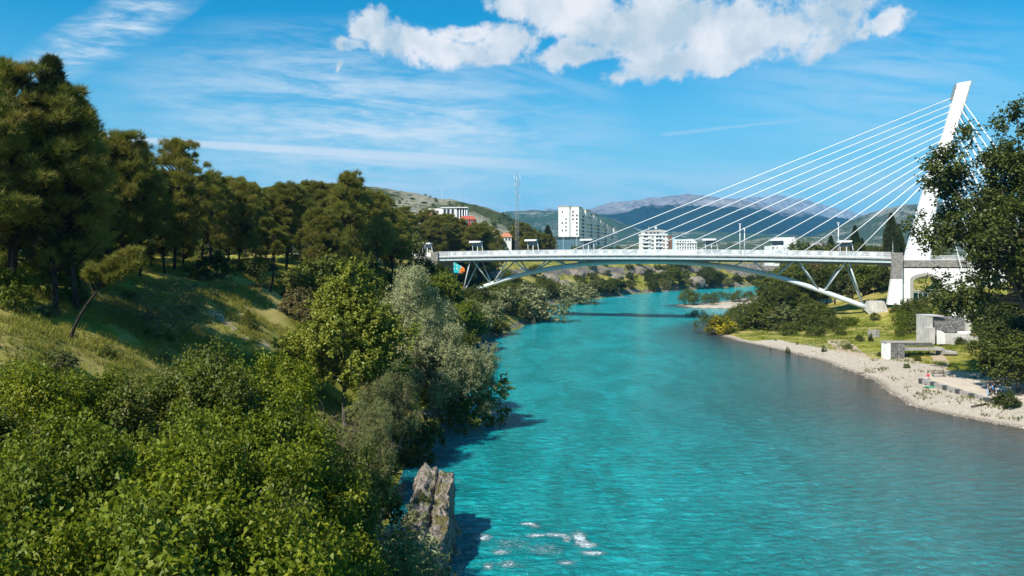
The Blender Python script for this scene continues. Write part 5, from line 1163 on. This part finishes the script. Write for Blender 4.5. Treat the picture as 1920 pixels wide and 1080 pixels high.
# low retaining wall of loose stones at the right
wt = thing('dry_stone_wall', 'curved low wall of loose stones holding the grass at the right edge', 'wall')
p0, p1, p2 = np.array(at(1862, 117)[:2]), np.array(at(1890, 111)[:2]), np.array(at(1935, 101.5)[:2]); rs = np.random.default_rng(9)
bm0 = []
for sd_ in range(4):
    b_ = MB(); q = [(sx*.5*(.8+.3*rs.random()), sy*.5*(.8+.3*rs.random()), sz*.5*(.8+.3*rs.random())) for sz in (-1, 1) for sy in (-1, 1) for sx in (-1, 1)]
    b_.add(q, [(0,2,3,1),(4,5,7,6),(0,1,5,4),(2,6,7,3),(0,4,6,2),(1,3,7,5)]); bm0.append(b_.mesh('stone', [M_stonecap, M_conc, M_rock, M_stonecap][sd_]))
nst = 0
for row in range(3):
    t = 0.0
    while t < 1:
        w_ = .035+.03*rs.random(); tc_ = t+w_/2; q = (1-tc_)**2*p0+2*tc_*(1-tc_)*p1+tc_**2*p2; dq = 2*(1-tc_)*(p1-p0)+2*tc_*(p2-p1)
        o = obj('stone', bm0[rs.integers(4)], wt, (q[0]+.06*rs.normal(), q[1], 1.45+row*.36), math.atan2(dq[1], dq[0])+.1*rs.normal(), (w_*17.5, .55, .40)); t += w_; nst += 1
# grass-topped bank behind that wall
m = MB(); pts = [(1-t)**2*p0+2*t*(1-t)*p1+t**2*p2 for t in np.linspace(0, 1, 10)]
m.add([(q[0]+.2, q[1]+.3, 1.3) for q in pts]+[(q[0]+.25, q[1]+.3, 2.3) for q in pts]+[(q[0]+7, q[1]+8, 3.2) for q in pts]+[(q[0]+14, q[1]+14, 5.0) for q in pts], [(r_*10+i, r_*10+i+1, (r_+1)*10+i+1, (r_+1)*10+i) for r_ in range(3) for i in range(9)])
ml, g = newmat('bank_turf'); p = g.pos(); n2 = g.noise(p, .9, 5, .6); g.out(g.bsdf(g.mix(g.ss(n2, .4, .62), (.09, .11, .014), (.33, .26, .15)), .95, .1, g.bump(g.noise(p, 6, 4), .6, .1)))
tag(m.build('grass_terrace', ml, None, True), kind='structure')
# low stone wall with concrete slabs
x0, y0, z0 = at(1664, 139)[0], 139.0, 1.4
lw = thing('low_stone_wall', 'low block of rubble wall with a white end and concrete slabs running off to the right', 'wall', (x0, y0, z0))
MB().box(.55, 3.2, 0, 2.2, -.6, 2.75).build('rubble_face', M_rubble, lw); MB().box(0, .54, -.1, 2.3, -.6, 2.85).build('white_end', M_wall, lw); MB().box(-.1, 8.6, .15, 2.6, 2.86, 3.05).build('cap_slab', M_stonecap, lw)
MB().box(3.21, 10.4, -.5, 1.6, 1.55, 2.0).build('step_slab', M_conc, lw); MB().box(3.4, 9.0, .7, 2.4, 2.3, 2.75).build('step_slab', M_concw, lw); MB().box(10.0, 12.6, -.7, 1.8, .9, 1.35).build('step_slab', M_conc, lw); MB().box(9.9, 10.3, -.45, 1.5, .2, 1.5).build('slab_end', M_orange if False else M_stonecap, lw)
# stone hut with pergola
x0, y0 = at(1738, 152)[0], 152.0; z0 = CAM_H-(634-HY)/FPX*152
ht = thing('stone_hut', 'ruined hut with pale concrete frame and grey rubble walls, half hidden by the big poplar', 'hut', (x0, y0, z0)); zf = lambda py: CAM_H+(HY-py)/FPX*152-z0; xf = lambda px: (px-1738)/FPX*152
MB().box(0, xf(1749), 0, 4, -1, zf(593.5)).build('concrete_pillar', M_concw, ht); MB().box(xf(1749)+.01, xf(1812), .5, 4, -1, zf(596)).build('rubble_wall', M_rubble, ht); MB().box(0, xf(1769), -.1, 4.2, zf(593.5)+.003, zf(591.5)).build('roof_slab', M_concw, ht)
MB().box(xf(1812)+.01, xf(1823), .3, 4, -1, zf(600)).build('concrete_pillar', M_concw, ht); MB().box(-.65, xf(1748), -1.0, -.02, -1, zf(614)).build('low_plinth', M_concw, ht)
MB().prism([(xf(1748), -1), (xf(1762), -1), (xf(1762), zf(624)), (xf(1757), zf(620)), (xf(1748), zf(617))], -2.0, -1.6, 'y').build('curved_cheek', M_wall, ht)
MB().box(xf(1762), xf(1808), -2.0, -.05, -1, zf(625)).build('terrace_step', M_concw, ht); MB().box(xf(1770), xf(1818), -3.0, -2.02, -1, zf(629)).build('terrace_step', M_concw, ht); MB().box(xf(1795), xf(1819), -1.2, 0, zf(624.8), zf(621)).build('bench_block', M_wall, ht)
x1, y1 = at(1786, 158)[0], 158.0; z1 = zt(x1, y1)
pg = thing('white_pergola', 'tilted white slatted pergola roof showing through the poplar leaves above the hut', 'pergola', (x1, y1, z1)); zf = lambda py: CAM_H+(HY-py)/FPX*158-z1
for k in range(8): MB().add([(k*.85+.0, 0, zf(592)), (k*.85+.42, 0, zf(592)), (k*.85+.9, 3, zf(581)), (k*.85+.48, 3, zf(581)), (k*.85+.0, 0, zf(592)-.15), (k*.85+.42, 0, zf(592)-.15), (k*.85+.9, 3, zf(581)-.15), (k*.85+.48, 3, zf(581)-.15)], [(0,1,2,3),(7,6,5,4),(0,4,5,1),(1,5,6,2),(2,6,7,3),(3,7,4,0)]).build('slat', M_wall, pg)
for q in (.1, 6.2): MB().box(q, q+.15, .1, .25, 0, zf(592.6)).build('post', M_white, pg)
MB().box(0, 7, -.02, .12, zf(592)-.32, zf(592)-.16).build('beam', M_white, pg); MB().box(.4, 7.4, 2.9, 3.02, zf(581)-.32, zf(581)-.16).build('beam', M_white, pg)
for i, px in enumerate((1632.5, 1643)):
    x, y, z = hit(px, 632, 100); t = thing('stone_plinth', ['small stacked stone plinth on the grass, left one of a pair below the thrust block', 'small stacked stone plinth on the grass, right one of a pair below the thrust block'][i], 'plinth', (x, y, z-.1), .2*i, 'stone plinths')
    for k in range(4): MB().box(-.5+.05*(k % 2), .5-.04*(k % 2), -.4, .4, k*.44, k*.44+.41).build('stone_block', M_stonecap if k % 2 else M_conc, t)
x, y, z = hit(1794, 572, 100); z = zt((1794-960)/FPX*196, 196); x, y = (1794-960)/FPX*196, 196
t = thing('path_lamp', 'short wooden path lamp with a small grey head in the thicket below the arched wall', 'lamp post', (x, y, z)); hh = CAM_H+(HY-545)/FPX*196-z
MB().tube([(0, 0, 0), (0, 0, hh)], .1, 6).build('pole', M_wood, t); MB().box(-.3, .3, -.2, .2, hh, hh+.4).build('lamp_head', M_steel, t)
# ------------------------------------------------------------------ people
M_skin = plain('skin', (.42, .25, .17), .6, .3, .08); M_hair = plain('dark_hair', (.02, .015, .012), .6, .3, .2)
def cloth(n, c): return plain(n, c, .9, .15, .18, 4)
def person(lab, x, y, z, rz, J, top, legs, hair=True, scale=1.0):
    """J: joint positions; one continuous skin grown over the joints"""
    N_ = ['hip','belly','chest','neck','head','crown','lsh','lel','lwr','lha','rsh','rel','rwr','rha','lhp','lkn','lan','lto','rhp','rkn','ran','rto']
    E_ = [('hip','belly'),('belly','chest'),('chest','neck'),('neck','head'),('head','crown'),('chest','lsh'),('lsh','lel'),('lel','lwr'),('lwr','lha'),('chest','rsh'),('rsh','rel'),('rel','rwr'),('rwr','rha'),('hip','lhp'),('lhp','lkn'),('lkn','lan'),('lan','lto'),('hip','rhp'),('rhp','rkn'),('rkn','ran'),('ran','rto')]
    Rd = dict(hip=.14,belly=.13,chest=.15,neck=.055,head=.095,crown=.075,lsh=.075,lel=.048,lwr=.034,lha=.04,rsh=.075,rel=.048,rwr=.034,rha=.04,lhp=.095,lkn=.062,lan=.042,lto=.045,rhp=.095,rkn=.062,ran=.042,rto=.045)
    me = bpy.data.meshes.new('person'); me.from_pydata([J[n] for n in N_], [(N_.index(a), N_.index(b)) for a, b in E_], []); o = bpy.data.objects.new('tmp', me); C.objects.link(o)
    sk = o.modifiers.new('s', 'SKIN'); sk.use_smooth_shade = True
    for i, n in enumerate(N_): me.skin_vertices[0].data[i].radius = (Rd[n], Rd[n]*(.75 if n in ('hip', 'belly', 'chest') else 1)); me.skin_vertices[0].data[i].use_root = (n == 'hip')
    o.modifiers.new('d', 'SUBSURF').levels = 1
    dg = bpy.context.evaluated_depsgraph_get(); m2 = bpy.data.meshes.new_from_object(o.evaluated_get(dg)); bpy.data.objects.remove(o); m2.name = 'person'
    m2.materials.clear()
    for q in (top, legs, M_skin): m2.materials.append(q)
    part = {'hip':1,'belly':0,'chest':0,'neck':2,'head':2,'crown':2,'lsh':0,'lel':0,'lwr':0,'lha':2,'rsh':0,'rel':0,'rwr':0,'rha':2,'lhp':1,'lkn':1,'lan':1,'lto':1,'rhp':1,'rkn':1,'ran':1,'rto':1}
    JP = np.array([J[n] for n in N_]); pid = [part[n] for n in N_]
    for p_ in m2.polygons: p_.material_index = pid[int(np.argmin(np.linalg.norm(JP-np.array(p_.center), axis=1)))]; p_.use_smooth = True
    b = obj('person', m2, None, (x, y, z), rz, scale); tag(b, lab, 'person')
    hc = np.array(J['crown']); hd = np.array(J['head']); bm = bmesh.new(); bmesh.ops.create_icosphere(bm, subdivisions=2, radius=.112)
    for v in bm.verts: v.co = Vector((v.co.x, v.co.y*1.08, v.co.z*.9 if v.co.z > 0 else v.co.z*.6))
    hm = bpy.data.meshes.new('hair'); bm.to_mesh(hm); bm.free(); hm.materials.append(M_hair); obj('hair', hm, b, tuple(hd*.25+hc*.75+np.array([0, .02, .01])))
    for s in (-1, 1):
        bm = bmesh.new(); bmesh.ops.create_icosphere(bm, subdivisions=1, radius=.014); em = bpy.data.meshes.new('eye'); bm.to_mesh(em); bm.free(); em.materials.append(M_hair); obj('eye', em, b, (hd[0]+s*.035, hd[1]-.088, hd[2]+.03))
    bm = bmesh.new(); bmesh.ops.create_cone(bm, segments=6, radius1=.018, radius2=.006, depth=.035, cap_ends=True); bmesh.ops.rotate(bm, verts=bm.verts, matrix=Matrix.Rotation(R(90), 3, 'X')); nm_ = bpy.data.meshes.new('nose'); bm.to_mesh(nm_); bm.free(); nm_.materials.append(M_skin); obj('nose', nm_, b, (hd[0], hd[1]-.1, hd[2]))
    for s, hn, wn in ((1, 'lha', 'lwr'), (-1, 'rha', 'rwr')):
        a_ = np.array(J[hn]); dv = a_-np.array(J[wn]); dv = dv/np.linalg.norm(dv); sd2 = np.cross(dv, [0, 1, .2]); sd2 = sd2/np.linalg.norm(sd2); f_ = MB()
        for k in range(4): q = a_+sd2*(k-1.5)*.018+dv*.03; f_.tube([q, q+dv*(.04+.008*(k in (1, 2)))+np.array([0, -.008, 0]), q+dv*.07+np.array([0, -.025, 0])], [.009, .008, .006], 5)
        f_.tube([a_+sd2*.03, a_+sd2*.05+dv*.03, a_+sd2*.045+dv*.055], [.010, .009, .007], 5); f_.build('fingers', M_skin, b, True)
    return b
stand = dict(hip=(0,0,.94),belly=(0,0,1.1),chest=(0,.01,1.32),neck=(0,0,1.5),head=(0,-.02,1.61),crown=(0,-.01,1.71),lsh=(.18,.01,1.41),lel=(.25,.02,1.13),lwr=(.16,-.17,1.0),lha=(.1,-.22,1.0),rsh=(-.18,.01,1.41),rel=(-.26,.03,1.13),rwr=(-.25,-.1,.92),rha=(-.24,-.14,.85),lhp=(.09,0,.88),lkn=(.1,-.02,.48),lan=(.11,.02,.08),lto=(.12,-.13,.04),rhp=(-.09,0,.88),rkn=(-.11,-.02,.48),ran=(-.12,.02,.08),rto=(-.13,-.13,.04))
sit = dict(hip=(0,0,.5),belly=(0,.02,.66),chest=(0,0,.9),neck=(0,-.03,1.08),head=(0,-.06,1.19),crown=(0,-.05,1.29),lsh=(.18,0,.99),lel=(.24,-.12,.74),lwr=(.14,-.34,.68),lha=(.1,-.41,.68),rsh=(-.18,0,.99),rel=(-.24,-.12,.74),rwr=(-.14,-.34,.68),rha=(-.1,-.41,.68),lhp=(.1,-.06,.5),lkn=(.13,-.46,.5),lan=(.13,-.44,.09),lto=(.14,-.58,.05),rhp=(-.1,-.06,.5),rkn=(-.13,-.46,.5),ran=(-.13,-.44,.09),rto=(-.14,-.58,.05))
gz = PZ+.005
person('person standing at the corner of the terrace in a grey jacket and pale blue jeans', 64.1, 100.6, gz, R(70), stand, cloth('grey_jacket', (.15, .13, .13)), cloth('pale_jeans', (.30, .46, .60)), scale=1.04)
person('person in a red shirt and light shorts sitting on the stone edge of the terrace', 63.9, 114.6, gz-.22, R(-80), sit, cloth('red_shirt', (.62, .03, .05)), cloth('light_shorts', (.5, .62, .66)))
person('seated person in dark maroon seen from behind, next to the standing person', 64.9, 101.4, gz, R(150), sit, cloth('maroon_top', (.06, .02, .025)), cloth('dark_trousers', (.03, .03, .035)))
person('seated person in a blue top at the white table', 66.0, 102.6, gz, R(100), sit, cloth('blue_top', (.06, .22, .45)), cloth('dark_trousers', (.03, .03, .035)))
person('seated person in dark clothes behind the white table', 66.9, 103.6, gz, R(20), sit, cloth('black_top', (.03, .03, .04)), cloth('grey_trousers', (.1, .1, .11)))
person('seated person in a pale top at the far end of the white table', 68.4, 104.6, gz, R(-20), sit, cloth('pale_top', (.5, .42, .40)), cloth('dark_trousers', (.04, .04, .05)))
def stool(x, y, lab):
    t = thing('stool', lab, 'stool', (x, y, gz), 0, 'stools'); MB().box(-.2, .2, -.2, .2, .38, .42).build('seat', M_wood, t)
    for a in (-1, 1):
        for b in (-1, 1): MB().box(a*.16-.02, a*.16+.02, b*.16-.02, b*.16+.02, 0, .38).build('leg', M_bark, t)
for x, y, l in [(64.9,101.4,'dark stool under the person in maroon'),(66.0,102.6,'dark stool under the person in blue'),(66.9,103.6,'dark stool under the person in black behind the table'),(68.4,104.6,'dark stool under the person in the pale top')]: stool(x, y, l)
t = thing('picnic_table', 'low white picnic table between the seated people', 'table', (67.3, 102.7, gz), R(40)); MB().box(-1.2, 1.2, -.4, .4, .68, .74).build('tabletop', M_wall, t)
for a in (-1, 1):
    for b in (-1, 1): MB().box(a*1.0-.03, a*1.0+.03, b*.3-.03, b*.3+.03, 0, .68).build('leg', M_steel, t)
x, y = at(1886, 96.5)[0], 96.5; LOWB.place(x, y, 1.0, 1.9, 'round dark green bush on the beach in front of the seated people', None, None, M_dark, 1.25, 'bush')

# ------------------------------------------------------------------ air
bm = bmesh.new(); bmesh.ops.create_cube(bm, size=2); me = bpy.data.meshes.new('haze'); bm.to_mesh(me); bm.free()
mh, g = newmat('haze_air'); g.t.nodes.clear(); vo = g.n('ShaderNodeVolumePrincipled'); vo.inputs['Color'].default_value = (.12, .52, 1, 1); vo.inputs['Density'].default_value = 6.5e-5; vo.inputs['Anisotropy'].default_value = 0.0
mo = g.n('ShaderNodeOutputMaterial'); g.t.links.new(vo.outputs[0], mo.inputs['Volume']); me.materials.append(mh)
o = obj('haze', me, None, (0, 8000, 445)); o.scale = (16500, 11500, 505); tag(o, kind='stuff')
